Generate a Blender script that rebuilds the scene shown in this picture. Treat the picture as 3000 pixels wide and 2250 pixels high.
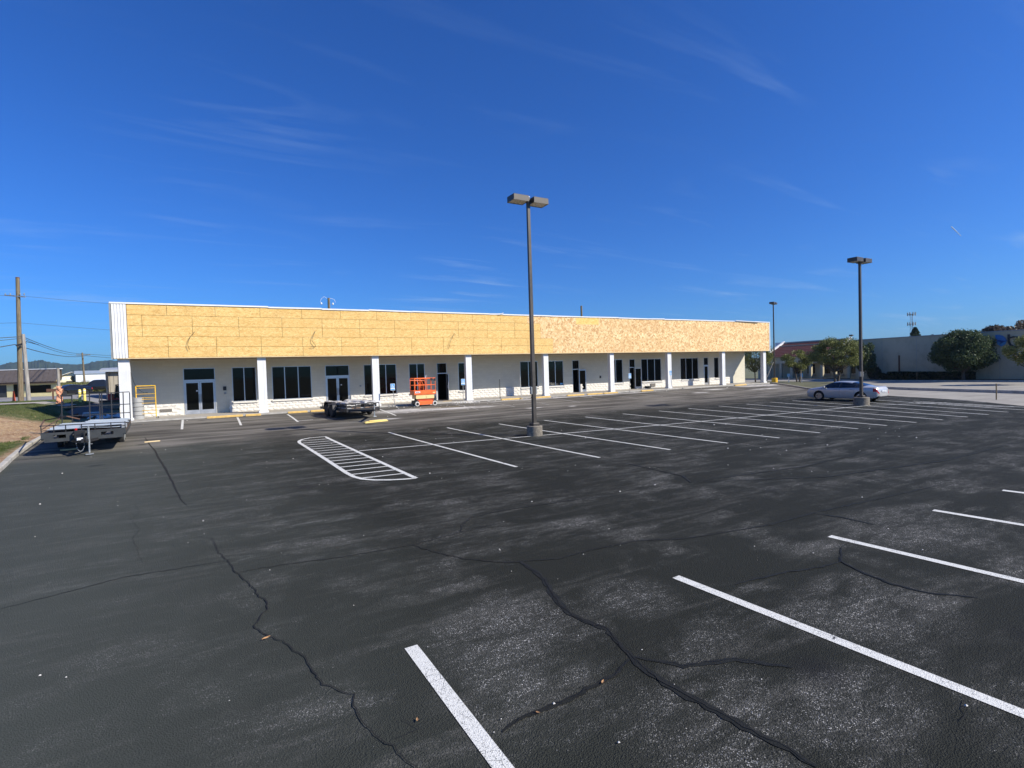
import bpy, bmesh, math, random
import numpy as np
from mathutils import Vector, Matrix

for _o in list(bpy.data.objects):
    bpy.data.objects.remove(_o, do_unlink=True)
SC = bpy.context.scene
COL = SC.collection
R = math.radians
random.seed(7)
RNG = np.random.default_rng(7)

# ------------------------------------------------------------------ camera
CAM_H = 2.77
_yaw, _pit, _rol = 0.513, 0.0263, -0.030
_f = Vector((math.sin(_yaw) * math.cos(_pit), math.cos(_yaw) * math.cos(_pit), -math.sin(_pit)))
_r = Vector((math.cos(_yaw), -math.sin(_yaw), 0))
_u = _r.cross(_f)
_r2 = _r * math.cos(_rol) + _u * math.sin(_rol)
_u2 = -_r * math.sin(_rol) + _u * math.cos(_rol)
_cam = bpy.data.cameras.new("camera")
camera = bpy.data.objects.new("camera", _cam)
COL.objects.link(camera)
_m = Matrix((( _r2.x, _u2.x, -_f.x, 0), (_r2.y, _u2.y, -_f.y, 0), (_r2.z, _u2.z, -_f.z, CAM_H), (0, 0, 0, 1)))
camera.matrix_world = _m
_cam.sensor_width = 36.0
_cam.lens = 36.0 * 1523.8 / 3000.0
_cam.clip_start = 0.05
_cam.clip_end = 9000
SC.camera = camera

# ------------------------------------------------------------------ sky, sun, exposure
SUN_EL, SUN_AZ = 36.0, 139.3
world = bpy.data.worlds.new("World")
SC.world = world
world.use_nodes = True
wt = world.node_tree
wt.nodes.clear()


def WN(kind, **kw):
    n = wt.nodes.new(kind)
    for k, v in kw.items():
        setattr(n, k, v)
    return n


w_out = WN("ShaderNodeOutputWorld")
w_bg = WN("ShaderNodeBackground")
w_bg.inputs["Strength"].default_value = 0.064
w_sky = WN("ShaderNodeTexSky")
w_sky.sky_type = "NISHITA"
w_sky.sun_disc = False
w_sky.sun_elevation = R(SUN_EL)
w_sky.sun_rotation = R(SUN_AZ)
w_sky.altitude = 0
w_sky.air_density = 1.0
w_sky.dust_density = 0.7
w_sky.ozone_density = 2.0
w_hsv = WN("ShaderNodeHueSaturation")
w_hsv.inputs["Saturation"].default_value = 1.12
w_hsv.inputs["Value"].default_value = 1.0
# thin cirrus, laid out on a plane high above the ground
w_tc = WN("ShaderNodeTexCoord")
w_sep = WN("ShaderNodeSeparateXYZ")
w_max = WN("ShaderNodeMath", operation="MAXIMUM")
w_max.inputs[1].default_value = 0.03
w_add = WN("ShaderNodeMath", operation="ADD")
w_add.inputs[1].default_value = 0.06
w_dx = WN("ShaderNodeMath", operation="DIVIDE")
w_dy = WN("ShaderNodeMath", operation="DIVIDE")
w_cmb = WN("ShaderNodeCombineXYZ")
L = wt.links.new
L(w_tc.outputs["Generated"], w_sep.inputs[0])
L(w_sep.outputs["Z"], w_max.inputs[0])
L(w_max.outputs[0], w_add.inputs[0])
L(w_sep.outputs["X"], w_dx.inputs[0]); L(w_add.outputs[0], w_dx.inputs[1])
L(w_sep.outputs["Y"], w_dy.inputs[0]); L(w_add.outputs[0], w_dy.inputs[1])
L(w_dx.outputs[0], w_cmb.inputs[0]); L(w_dy.outputs[0], w_cmb.inputs[1])
w_map = WN("ShaderNodeMapping")
w_map.inputs["Rotation"].default_value = (0, 0, R(22))
w_map.inputs["Scale"].default_value = (0.75, 4.2, 1.0)
w_map.inputs["Location"].default_value = (5.1, 1.7, 0)
L(w_cmb.outputs[0], w_map.inputs["Vector"])
w_n1 = WN("ShaderNodeTexNoise")
w_n1.inputs["Scale"].default_value = 0.9
w_n1.inputs["Detail"].default_value = 9
w_n1.inputs["Roughness"].default_value = 0.58
w_n1.inputs["Distortion"].default_value = 0.7
L(w_map.outputs[0], w_n1.inputs["Vector"])
w_n2 = WN("ShaderNodeTexNoise")
w_n2.inputs["Scale"].default_value = 0.75
w_n2.inputs["Detail"].default_value = 3
L(w_cmb.outputs[0], w_n2.inputs["Vector"])
w_r1 = WN("ShaderNodeMapRange")
w_r1.inputs["From Min"].default_value = 0.53
w_r1.inputs["From Max"].default_value = 0.80
L(w_n1.outputs["Fac"], w_r1.inputs["Value"])
w_r2 = WN("ShaderNodeMapRange")
w_r2.inputs["From Min"].default_value = 0.42
w_r2.inputs["From Max"].default_value = 0.66
L(w_n2.outputs["Fac"], w_r2.inputs["Value"])
w_mul = WN("ShaderNodeMath", operation="MULTIPLY")
L(w_r1.outputs[0], w_mul.inputs[0]); L(w_r2.outputs[0], w_mul.inputs[1])
w_mul2 = WN("ShaderNodeMath", operation="MULTIPLY")
w_mul2.inputs[1].default_value = 0.55
w_el = WN("ShaderNodeMapRange")
w_el.inputs["From Min"].default_value = 0.12
w_el.inputs["From Max"].default_value = 0.55
w_el.inputs["To Min"].default_value = 1.0
w_el.inputs["To Max"].default_value = 0.22
L(w_sep.outputs["Z"], w_el.inputs["Value"])
w_mul3 = WN("ShaderNodeMath", operation="MULTIPLY")
L(w_mul.outputs[0], w_mul3.inputs[0]); L(w_el.outputs[0], w_mul3.inputs[1])
L(w_mul3.outputs[0], w_mul2.inputs[0])
w_mix = WN("ShaderNodeMix", data_type="RGBA")
L(w_mul2.outputs[0], w_mix.inputs["Factor"])
L(w_sky.outputs[0], w_hsv.inputs["Color"])
w_tint = WN("ShaderNodeMix", data_type="RGBA", blend_type="MULTIPLY")
w_tint.inputs["Factor"].default_value = 1.0
w_tint.inputs["B"].default_value = (0.34, 0.86, 1.78, 1)
L(w_hsv.outputs[0], w_tint.inputs["A"])
L(w_tint.outputs["Result"], w_mix.inputs["A"])
w_mix.inputs["B"].default_value = (5.5, 7.6, 10.5, 1)
L(w_mix.outputs["Result"], w_bg.inputs["Color"])
L(w_bg.outputs[0], w_out.inputs["Surface"])

_sd = bpy.data.lights.new("sun", "SUN")
_sd.energy = 5.0
_sd.angle = R(0.53)
_sd.color = (1.0, 0.93, 0.81)
sun = bpy.data.objects.new("sun", _sd)
COL.objects.link(sun)
_sv = Vector((math.sin(R(SUN_AZ)) * math.cos(R(SUN_EL)), math.cos(R(SUN_AZ)) * math.cos(R(SUN_EL)), math.sin(R(SUN_EL))))
sun.rotation_euler = _sv.to_track_quat("Z", "Y").to_euler()
sun.location = _sv * 60

SC.view_settings.view_transform = "Standard"
SC.view_settings.look = "None"
SC.view_settings.exposure = 0.36
SC.view_settings.gamma = 1.0
SC.view_settings.use_curve_mapping = False
SC.render.engine = "CYCLES"
SC.cycles.max_bounces = 6
SC.cycles.transparent_max_bounces = 8
SC.cycles.use_denoising = True

# ------------------------------------------------------------------ helpers


def sm(t):
    t = min(max(t, 0.0), 1.0)
    return t * t * (3 - 2 * t)


def G(x, y):
    """height of the ground"""
    return (0.47 * sm((y - 23) / 13) * (1 - sm((x - 53) / 10))
            + 0.9 * sm((y - 24) / 18) * sm((-7 - x) / 4)
            + 1.2 * sm((y - 88) / 22) * sm((10 - x) / 10))


class MB:
    """collects verts and faces, builds ONE mesh object"""

    def __init__(self):
        self.v, self.f = [], []

    def add(self, vs, fs):
        n = len(self.v)
        self.v += [tuple(p) for p in vs]
        self.f += [tuple(n + i for i in q) for q in fs]
        return self

    def box(self, x0, x1, y0, y1, z0, z1):
        return self.add([(x0, y0, z0), (x1, y0, z0), (x1, y1, z0), (x0, y1, z0), (x0, y0, z1), (x1, y0, z1), (x1, y1, z1), (x0, y1, z1)],
                        [(0, 3, 2, 1), (4, 5, 6, 7), (0, 1, 5, 4), (1, 2, 6, 5), (2, 3, 7, 6), (3, 0, 4, 7)])

    def cbox(self, x0, x1, y0, y1, z0, z1, c=0.01):
        """box with chamfered vertical and top edges"""
        pl = [(x0 + c, y0), (x1 - c, y0), (x1, y0 + c), (x1, y1 - c), (x1 - c, y1), (x0 + c, y1), (x0, y1 - c), (x0, y0 + c)]
        cx, cy = (x0 + x1) / 2, (y0 + y1) / 2

        def sh(p, k):
            return (p[0] + (k if p[0] < cx else -k), p[1] + (k if p[1] < cy else -k))
        vs = [(p[0], p[1], z0) for p in pl] + [(p[0], p[1], z1 - c) for p in pl] + [(*sh(p, c * .7), z1) for p in pl]
        fs = [tuple(reversed(range(8))), tuple(range(16, 24))]
        for k in (0, 8):
            for i in range(8):
                j = (i + 1) % 8
                fs.append((k + i, k + j, k + 8 + j, k + 8 + i))
        return self.add(vs, fs)

    def tube(self, p, q, r, r2=None, n=8, caps=True):
        p, q = Vector(p), Vector(q)
        r2 = r if r2 is None else r2
        d = (q - p).normalized()
        a = d.orthogonal().normalized()
        b = d.cross(a)
        vs = []
        for c, rr in ((p, r), (q, r2)):
            for i in range(n):
                t = 2 * math.pi * (i + .5) / n
                vs.append(c + (a * math.cos(t) + b * math.sin(t)) * rr)
        fs = [(i, (i + 1) % n, n + (i + 1) % n, n + i) for i in range(n)]
        if caps:
            fs += [tuple(reversed(range(n))), tuple(range(n, 2 * n))]
        return self.add(vs, fs)

    def path(self, pts, r, n=6):
        for a, b in zip(pts[:-1], pts[1:]):
            self.tube(a, b, r, n=n)
        return self

    def beam(self, p, q, w, h, up=(0, 0, 1)):
        p, q, up = Vector(p), Vector(q), Vector(up)
        d = (q - p).normalized()
        s = d.cross(up)
        if s.length < 1e-4:
            s = d.orthogonal()
        s = s.normalized() * w / 2
        t = s.cross(d).normalized() * h / 2
        vs = [p - s - t, p + s - t, p + s + t, p - s + t, q - s - t, q + s - t, q + s + t, q - s + t]
        return self.add(vs, [(0, 3, 2, 1), (4, 5, 6, 7), (0, 1, 5, 4), (1, 2, 6, 5), (2, 3, 7, 6), (3, 0, 4, 7)])

    def lathe(self, c, prof, n=20, axis="z", caps=True):
        """prof: (radius, height) list around axis through c"""
        c = Vector(c)
        vs, fs = [], []
        for r, h in prof:
            for i in range(n):
                t = 2 * math.pi * i / n
                a, b = r * math.cos(t), r * math.sin(t)
                vs.append(c + (Vector((a, b, h)) if axis == "z" else Vector((h, a, b)) if axis == "x" else Vector((b, h, a))))
        m = len(prof)
        for k in range(m - 1):
            for i in range(n):
                j = (i + 1) % n
                fs.append((k * n + i, k * n + j, (k + 1) * n + j, (k + 1) * n + i))
        if caps:
            fs += [tuple(reversed(range(n))), tuple((m - 1) * n + i for i in range(n))]
        return self.add(vs, fs)

    def prism(self, poly, y0, y1, axis="y"):
        """poly in (x,z) extruded along y, or (y,z) along x, or (x,y) along z"""
        n = len(poly)
        P = {"y": lambda a, b, t: (a, t, b), "x": lambda a, b, t: (t, a, b), "z": lambda a, b, t: (a, b, t)}[axis]
        vs = [P(a, b, y0) for a, b in poly] + [P(a, b, y1) for a, b in poly]
        fs = [tuple(range(n)), tuple(reversed(range(n, 2 * n)))] + [(i, n + i, n + (i + 1) % n, (i + 1) % n) for i in range(n)]
        return self.add(vs, fs)

    def build(self, name, mat, parent=None, world=False, smooth=False, kind=None, label=None, mesh=None):
        vs = self.v
        if world and parent is not None:
            mi = abs_matrix(parent).inverted()
            vs = [tuple(mi @ Vector(p)) for p in vs]
        me = bpy.data.meshes.new(name)
        me.from_pydata([tuple(p) for p in vs], [], self.f)
        if mat is not None:
            me.materials.append(mat)
        bm = bmesh.new(); bm.from_mesh(me)
        bmesh.ops.recalc_face_normals(bm, faces=bm.faces)
        bm.to_mesh(me); bm.free()
        if smooth:
            for p in me.polygons:
                p.use_smooth = True
            try:
                me.set_sharp_from_angle(angle=R(40))
            except Exception:
                pass
        o = bpy.data.objects.new(name, me)
        COL.objects.link(o)
        if parent is not None:
            o.parent = parent
        if kind:
            o["kind"] = kind
        if label:
            o["label"] = label
        return o


def abs_matrix(o):
    m = Matrix.LocRotScale(o.location, o.rotation_euler.to_quaternion(), o.scale)
    return abs_matrix(o.parent) @ m if o.parent else m


def thing(name, label, cat, loc=(0, 0, 0), rz=0.0, group=None):
    o = bpy.data.objects.new(name, None)
    COL.objects.link(o)
    o.empty_display_size = 0.3
    o.location = loc
    o.rotation_euler = (0, 0, rz)
    o["label"] = label
    o["category"] = cat
    if group:
        o["group"] = group
    return o


def tag(o, label, cat, group=None):
    o["label"] = label
    o["category"] = cat
    if group:
        o["group"] = group
    return o


def shared(name, mesh, loc, parent=None, rot=(0, 0, 0), scale=(1, 1, 1)):
    o = bpy.data.objects.new(name, mesh)
    COL.objects.link(o)
    o.location, o.rotation_euler, o.scale = loc, rot, scale
    if parent is not None:
        o.parent = parent
    return o


def copy_tree(o, parent=None, loc=None, rz=None, label=None):
    c = o.copy()
    COL.objects.link(c)
    c.parent = parent
    if loc is not None:
        c.location = loc
    if rz is not None:
        c.rotation_euler = (0, 0, rz)
    if label:
        c["label"] = label
    for ch in [k for k in bpy.data.objects if k.parent == o]:
        copy_tree(ch, c)
    return c


def unit_box(name, mat):
    m = MB().box(-.5, .5, -.5, .5, -.5, .5)
    me = bpy.data.meshes.new(name)
    me.from_pydata(m.v, [], m.f)
    me.materials.append(mat)
    return me


# ------------------------------------------------------------------ materials
class NT:
    def __init__(self, name, rough=0.8, color=(.5, .5, .5), metal=0.0, spec=0.5):
        self.m = bpy.data.materials.new(name)
        self.m.use_nodes = True
        self.t = self.m.node_tree
        self.b = self.t.nodes.get("Principled BSDF")
        if self.b is None:
            self.b = self.t.nodes.new("ShaderNodeBsdfPrincipled")
            o = self.t.nodes.new("ShaderNodeOutputMaterial")
            self.t.links.new(self.b.outputs[0], o.inputs[0])
        self.b.inputs["Roughness"].default_value = rough
        self.b.inputs["Base Color"].default_value = (*color, 1)
        self.b.inputs["Metallic"].default_value = metal
        self.b.inputs["Specular IOR Level"].default_value = spec
        self._pos = None

    def n(self, kind, **kw):
        x = self.t.nodes.new(kind)
        for k, v in kw.items():
            setattr(x, k, v)
        return x

    def link(self, a, b):
        self.t.links.new(a, b)

    def pos(self):
        if self._pos is None:
            self._pos = self.n("ShaderNodeNewGeometry").outputs["Position"]
        return self._pos

    def mapping(self, scale=(1, 1, 1), rot=(0, 0, 0), loc=(0, 0, 0), src=None):
        m = self.n("ShaderNodeMapping")
        m.inputs["Scale"].default_value = scale
        m.inputs["Rotation"].default_value = rot
        m.inputs["Location"].default_value = loc
        self.link(src or self.pos(), m.inputs["Vector"])
        return m.outputs[0]

    def noise(self, scale=1, detail=4, rough=.5, vec=None, dist=0, col=False):
        x = self.n("ShaderNodeTexNoise")
        x.inputs["Scale"].default_value = scale
        x.inputs["Detail"].default_value = detail
        x.inputs["Roughness"].default_value = rough
        x.inputs["Distortion"].default_value = dist
        self.link(vec or self.pos(), x.inputs["Vector"])
        return x.outputs["Color" if col else "Fac"]

    def vor(self, scale=1, vec=None, feature="F1", out="Distance", rnd=1):
        x = self.n("ShaderNodeTexVoronoi", feature=feature)
        x.inputs["Scale"].default_value = scale
        x.inputs["Randomness"].default_value = rnd
        self.link(vec or self.pos(), x.inputs["Vector"])
        return x.outputs[out]

    def rng(self, v, a, b, c=0, d=1, smooth=False):
        x = self.n("ShaderNodeMapRange")
        if smooth:
            x.interpolation_type = "SMOOTHSTEP"
        x.inputs["From Min"].default_value = a
        x.inputs["From Max"].default_value = b
        x.inputs["To Min"].default_value = c
        x.inputs["To Max"].default_value = d
        self.link(v, x.inputs["Value"])
        return x.outputs[0]

    def math(self, op, a, b=None, clamp=False):
        x = self.n("ShaderNodeMath", operation=op, use_clamp=clamp)
        for i, v in enumerate((a, b)):
            if v is None:
                continue
            if isinstance(v, (int, float)):
                x.inputs[i].default_value = v
            else:
                self.link(v, x.inputs[i])
        return x.outputs[0]

    def mix(self, fac, a, b, blend="MIX"):
        x = self.n("ShaderNodeMix", data_type="RGBA", blend_type=blend)
        for s, v in (("Factor", fac), ("A", a), ("B", b)):
            if isinstance(v, (int, float)):
                x.inputs[s].default_value = v
            elif isinstance(v, tuple):
                x.inputs[s].default_value = (*v[:3], 1)
            else:
                self.link(v, x.inputs[s])
        return x.outputs["Result"]

    def ramp(self, fac, stops):
        x = self.n("ShaderNodeValToRGB")
        e = x.color_ramp.elements
        while len(e) > 1:
            e.remove(e[0])
        e[0].position, e[0].color = stops[0][0], (*stops[0][1], 1)
        for p, c in stops[1:]:
            k = e.new(p)
            k.color = (*c, 1)
        self.link(fac, x.inputs["Fac"])
        return x.outputs["Color"]

    def color(self, c):
        self.link(c, self.b.inputs["Base Color"])
        return self

    def rough(self, v):
        self.link(v, self.b.inputs["Roughness"])

    def bump(self, h, strength=.3, dist=.01):
        x = self.n("ShaderNodeBump")
        x.inputs["Strength"].default_value = strength
        x.inputs["Distance"].default_value = dist
        self.link(h, x.inputs["Height"])
        self.link(x.outputs[0], self.b.inputs["Normal"])
        return self

    def sep(self):
        x = self.n("ShaderNodeSeparateXYZ")
        self.link(self.pos(), x.inputs[0])
        return x.outputs


def plain(name, color, rough=.6, metal=0.0, var=.12, scale=3.0, spec=.5, grime=None):
    """a base colour with soft mottling so that nothing is perfectly uniform"""
    n = NT(name, rough, color, metal, spec)
    f = n.noise(scale, 5, .6)
    lo = tuple(c * (1 - var) for c in color)
    hi = tuple(min(1, c * (1 + var)) for c in color)
    c = n.mix(n.rng(f, .3, .7), lo, hi)
    if grime:
        g = n.noise(scale * 2.3, 6, .7)
        c = n.mix(n.rng(g, .56, .75, 0, .7), c, grime)
    n.color(c)
    n.rough(n.rng(f, .3, .7, max(0.02, rough - .08), min(1, rough + .08)))
    return n.m

# ---- asphalt
def spot(n, x, y, rx, ry, inner=.25):
    v = n.mapping(scale=(1 / rx, 1 / ry, 0), loc=(-x / rx, -y / ry, 0))
    d = n.n("ShaderNodeVectorMath", operation="LENGTH")
    n.link(v, d.inputs[0])
    return n.rng(d.outputs["Value"], inner, 1.0, 1, 0, True)


def asphalt_mat():
    n = NT("sealed_asphalt", .85, spec=.13)
    z = n.sep()
    big = n.noise(.16, 5, .6)
    base = n.mix(n.rng(big, .3, .7), (.0080, .0088, .0066), (.0140, .0152, .0118))
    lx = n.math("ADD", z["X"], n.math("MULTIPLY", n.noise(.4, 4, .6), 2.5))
    grain = n.noise(150, 3, .6)
    base = n.mix(n.rng(grain, .44, .64, 0, .9), base, (.046, .048, .038))
    base = n.mix(n.rng(lx, 4.2, -.8, 0, .80), base, n.mix(n.rng(grain, .35, .65), (.056, .062, .052), (.088, .096, .082)))  # veiling glare painted in: asphalt colour lightened towards the left
    pits = n.vor(95)
    base = n.mix(n.rng(pits, .05, .4, .55, 0), base, (.008, .008, .009))
    # long faint tyre and squeegee streaks along the lanes
    sv = n.mapping(scale=(.30, 1.35, 1), rot=(0, 0, R(3)))
    st = n.noise(1.1, 10, .78, vec=sv, dist=.35)
    brk = n.noise(.55, 4, .6)
    sf = n.math("MULTIPLY", n.rng(st, .50, .68), n.math("MULTIPLY", n.rng(brk, .36, .60), n.rng(n.noise(3.4, 5, .75, vec=n.mapping(scale=(.5, 1.6, 1))), .38, .60)))
    gsp = n.math("MULTIPLY", n.rng(n.noise(48, 4, .75), .42, .62), n.rng(n.noise(9, 6, .8), .36, .60))
    zone = n.math("MULTIPLY", n.rng(z["Y"], 5.0, 9.5, .22, 1), n.rng(z["X"], -4, 3, .45, 1))
    sf = n.math("MULTIPLY", sf, zone)
    base = n.mix(n.math("MULTIPLY", n.math("MULTIPLY", sf, 1.35, True), n.math("ADD", n.math("MULTIPLY", gsp, .85), .15)), base, (.25, .25, .23))
    # second set of narrower arcs
    sv2 = n.mapping(scale=(.34, 2.2, 1), rot=(0, 0, R(-9)), loc=(3, 7, 0))
    st2 = n.noise(1.0, 6, .6, vec=sv2, dist=.5)
    base = n.mix(n.math("MULTIPLY", n.rng(st2, .54, .68, 0, .55), gsp), base, (.22, .21, .19))
    # worn places where the pale stone chips show through the sealer
    wn = n.noise(.62, 7, .66, dist=.4)
    worn = n.rng(wn, .47, .60)
    worn = n.math("MULTIPLY", worn, n.rng(n.noise(1.0, 6, .7, vec=n.mapping(scale=(.45, 1.5, 1), rot=(0, 0, R(8)))), .43, .57))
    sp = None
    for a in ((2.75, 5.05, 1.0, .95), (2.45, 4.55, .95, .7), (4.25, 4.75, .75, .7), (3.35, 2.75, 1.0, .75), (6.2, 3.0, 1.4, .9), (9.6, 4.2, 1.8, 1.3), (2.9, 2.3, .8, .5), (2.0, 4.05, .7, .6), (6.6, 3.55, .9, .4), (4.4, 2.3, .9, .6)):
        s = spot(n, *a)
        sp = s if sp is None else n.math("MAXIMUM", sp, s)
    sp = n.math("MULTIPLY", sp, n.rng(n.noise(1.5, 7, .74, vec=n.mapping(scale=(.62, 1.35, 1), rot=(0, 0, R(14))), dist=.7), .36, .60))
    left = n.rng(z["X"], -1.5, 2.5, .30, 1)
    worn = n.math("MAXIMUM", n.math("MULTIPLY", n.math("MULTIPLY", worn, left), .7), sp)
    chips = n.rng(n.vor(72, out="Distance"), .20, .44, 1, 0)
    chipsel = n.math("MULTIPLY", n.rng(n.noise(33, 3, .7), .42, .56), n.rng(n.noise(7, 5, .75, vec=n.mapping(scale=(.7, 1.5, 1))), .40, .58))
    ch = n.math("MULTIPLY", n.math("MULTIPLY", chips, chipsel), worn)
    base = n.mix(n.math("MULTIPLY", n.math("MULTIPLY", worn, n.rng(n.noise(26, 5, .8), .38, .62)), .55), base, (.15, .146, .134))
    base = n.mix(n.math("MULTIPLY", ch, 1.5, True), base, (.60, .585, .55))
    # sparse lone chips everywhere
    lone = n.math("MULTIPLY", n.rng(n.vor(17), .03, .075, 1, 0), n.rng(n.noise(3.1, 4, .7), .52, .62))
    base = n.mix(lone, base, (.45, .44, .42))
    # older, browner, unsealed strip in front of the shops
    fy = n.math("ADD", z["Y"], n.math("MULTIPLY", n.noise(.35, 5, .6), 7))
    far = n.rng(fy, 26.5, 31.5, 0, 1, True)
    fx = n.rng(z["X"], 44, 50, 0, .0)
    st3 = n.noise(1.0, 6, .6, vec=n.mapping(scale=(.16, 1.2, 1)))
    oldc = n.mix(n.rng(st3, .38, .66), (.066, .061, .053), (.235, .218, .188))
    base = n.mix(n.math("MULTIPLY", far, .92), base, oldc)
    # plaster and concrete dust by the lift, along the kerb and at the far corner
    dust = None
    for a in ((10.6, 32.4, 3.2, 1.5), (13.5, 32.0, 4.0, .8), (8.3, 29.2, 1.0, .25), (15.6, 31.6, 1.1, .35), (18.2, 29.4, .9, .3), (21.0, 28.9, .5, .22), (48.5, 34.2, 5.0, 1.7), (40.5, 33.2, 2.4, .8), (36.5, 31.4, 1.4, .4), (26, 34.8, 14, .7), (45, 31.0, 3, .5)):
        s = spot(n, *a)
        dust = s if dust is None else n.math("MAXIMUM", dust, s)
    dust = n.math("MULTIPLY", dust, n.rng(n.noise(1.4, 6, .68, vec=n.mapping(scale=(.5, 1.6, 1))), .30, .52))
    base = n.mix(n.math("MULTIPLY", dust, .95), base, (.58, .56, .53))
    # oil spots
    oil = n.math("MULTIPLY", n.rng(n.vor(.42), .04, .13, 1, 0), .6)
    base = n.mix(oil, base, (.014, .014, .015))
    n.color(base)
    n.rough(n.rng(grain, .3, .7, .68, .92))
    h = n.math("ADD", n.math("MULTIPLY", n.vor(85), .8), n.math("MULTIPLY", n.noise(30, 5, .7), .9))
    n.bump(h, .85, .012)
    return n.m


def paint_mat(name, color, wear=.5):
    n = NT(name, .62, spec=.35)
    f = n.noise(38, 5, .72)
    g = n.noise(2.4, 4, .6)
    holes = n.math("MULTIPLY", n.rng(n.vor(75), .24, .38, 1, 0), n.math("MULTIPLY", n.rng(g, .25, .50, .25, 1), n.rng(n.noise(30, 3, .7), .43, .52)))
    c = n.mix(n.rng(f, .3, .7), tuple(k * .82 for k in color), color)
    c = n.mix(n.math("MULTIPLY", holes, wear), c, (.05, .05, .05))
    hair = n.vor(7, feature="DISTANCE_TO_EDGE", vec=n.mapping(scale=(1, 1, 0), src=None))
    c = n.mix(n.math("MULTIPLY", n.rng(hair, .004, .016, 1, 0), n.math("MULTIPLY", n.rng(g, .46, .56), wear)), c, (.05, .05, .05))
    n.color(c)
    n.bump(n.math("ADD", n.vor(85), n.noise(60, 4, .7)), .6, .006)
    return n.m


def concrete_mat(name, lo=(.30, .285, .26), hi=(.46, .44, .405), scale=.8):
    n = NT(name, .9, spec=.3)
    c = n.mix(n.rng(n.noise(scale, 7, .65), .32, .68), lo, hi)
    st = n.noise(1.0, 5, .6, vec=n.mapping(scale=(.2, 1.3, 1)))
    c = n.mix(n.rng(st, .5, .75, 0, .45), c, tuple(k * .6 for k in lo))
    c = n.mix(n.rng(n.noise(60, 4, .7), .35, .7, 0, .3), c, tuple(k * .7 for k in lo))
    n.color(c)
    n.bump(n.noise(45, 5, .7), .4, .006)
    return n.m


def osb_mat(name, cols, scale, stretch, seamless=False):
    """pressed strands: angular cells, each its own wood tone"""
    n = NT(name, .75, spec=.25)
    v = n.mapping(scale=(stretch[0], 1, stretch[1]))
    d = n.noise(scale * .8, 3, .6, vec=v, col=True)
    vv = n.n("ShaderNodeVectorMath", operation="MULTIPLY_ADD")
    n.link(d, vv.inputs[0]); vv.inputs[1].default_value = (.32, .32, .32)
    n.link(v, vv.inputs[2])
    cell = n.vor(scale, vec=vv.outputs[0], out="Color")
    s = n.n("ShaderNodeSeparateColor"); n.link(cell, s.inputs[0])
    fine = n.noise(scale * 3.2, 5, .7, vec=n.mapping(scale=(.6, 1, 1.9)))
    k = n.math("ADD", n.math("MULTIPLY", s.outputs[0], .72), n.math("MULTIPLY", n.rng(fine, .25, .75), .42))
    c = n.ramp(k, [(.05, cols[0]), (.28, cols[1]), (.62, cols[2]), (1.0, cols[3])])
    oi = n.n("ShaderNodeObjectInfo")
    c = n.mix(n.rng(oi.outputs["Random"], 0, 1, 0, .34), c, cols[1])
    stain = n.noise(.5, 5, .6)
    c = n.mix(n.rng(stain, .55, .75, 0, .25), c, cols[0])
    n.color(c)
    n.bump(n.math("ADD", s.outputs[1], fine), .35, .004)
    return n.m


def cmu_mat():
    n = NT("painted_blockwork", .8, spec=.3)
    x = n.n("ShaderNodeSeparateXYZ"); n.link(n.pos(), x.inputs[0])
    cb = n.n("ShaderNodeCombineXYZ"); n.link(x.outputs["X"], cb.inputs[0]); n.link(x.outputs["Z"], cb.inputs[1])
    br = n.n("ShaderNodeTexBrick")
    n.link(cb.outputs[0], br.inputs["Vector"])
    br.inputs["Scale"].default_value = 1.0
    br.inputs["Brick Width"].default_value = .4064
    br.inputs["Row Height"].default_value = .2032
    br.inputs["Mortar Size"].default_value = .008
    br.inputs["Mortar Smooth"].default_value = .4
    br.inputs["Color1"].default_value = (.60, .56, .44, 1)
    br.inputs["Color2"].default_value = (.64, .60, .475, 1)
    br.inputs["Mortar"].default_value = (.565, .525, .41, 1)
    c = n.mix(n.rng(n.noise(1.3, 6, .65), .5, .75, 0, .35), br.outputs["Color"], (.53, .505, .45))
    n.color(c)
    inv = n.math("SUBTRACT", 1.0, br.outputs["Fac"])
    n.bump(n.math("ADD", inv, n.math("MULTIPLY", n.noise(26, 5, .7), .8)), .3, .005)
    return n.m


def grass_ground_mat():
    n = NT("verge_soil", .95, spec=.15)
    z = n.sep()
    soil = n.mix(n.rng(n.noise(1.6, 7, .7), .35, .65), (.26, .15, .085), (.46, .32, .20))
    soil = n.mix(n.rng(n.noise(9, 5, .7, vec=n.mapping(scale=(1, .35, 1))), .5, .7), soil, (.52, .42, .28))
    grass = n.mix(n.rng(n.noise(3.5, 6, .7), .35, .65), (.055, .075, .024), (.125, .14, .05))
    grass = n.mix(n.rng(n.noise(.5, 4, .6), .5, .7, 0, .6), grass, (.20, .175, .085))
    # bare patch between two grassy strips, and a bare edge along the kerb
    yy = n.math("ADD", z["Y"], n.math("MULTIPLY", n.noise(.9, 5, .7), 3.0))
    bare = n.math("MULTIPLY", n.rng(yy, 30.6, 31.8), n.rng(yy, 37.6, 39.0, 1, 0))
    xx = n.math("ADD", z["X"], n.math("MULTIPLY", n.noise(1.5, 5, .7), .9))
    edge = n.math("MULTIPLY", n.rng(xx, -7.0, -6.6), n.rng(yy, 39.5, 41, 1, 0))
    bare = n.math("MAXIMUM", bare, edge)
    c = n.mix(bare, grass, soil)
    # beyond the street: greyer, drier
    n.color(c)
    n.bump(n.math("ADD", n.noise(6, 6, .75), n.noise(40, 4, .7)), .9, .05)
    return n.m


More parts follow.
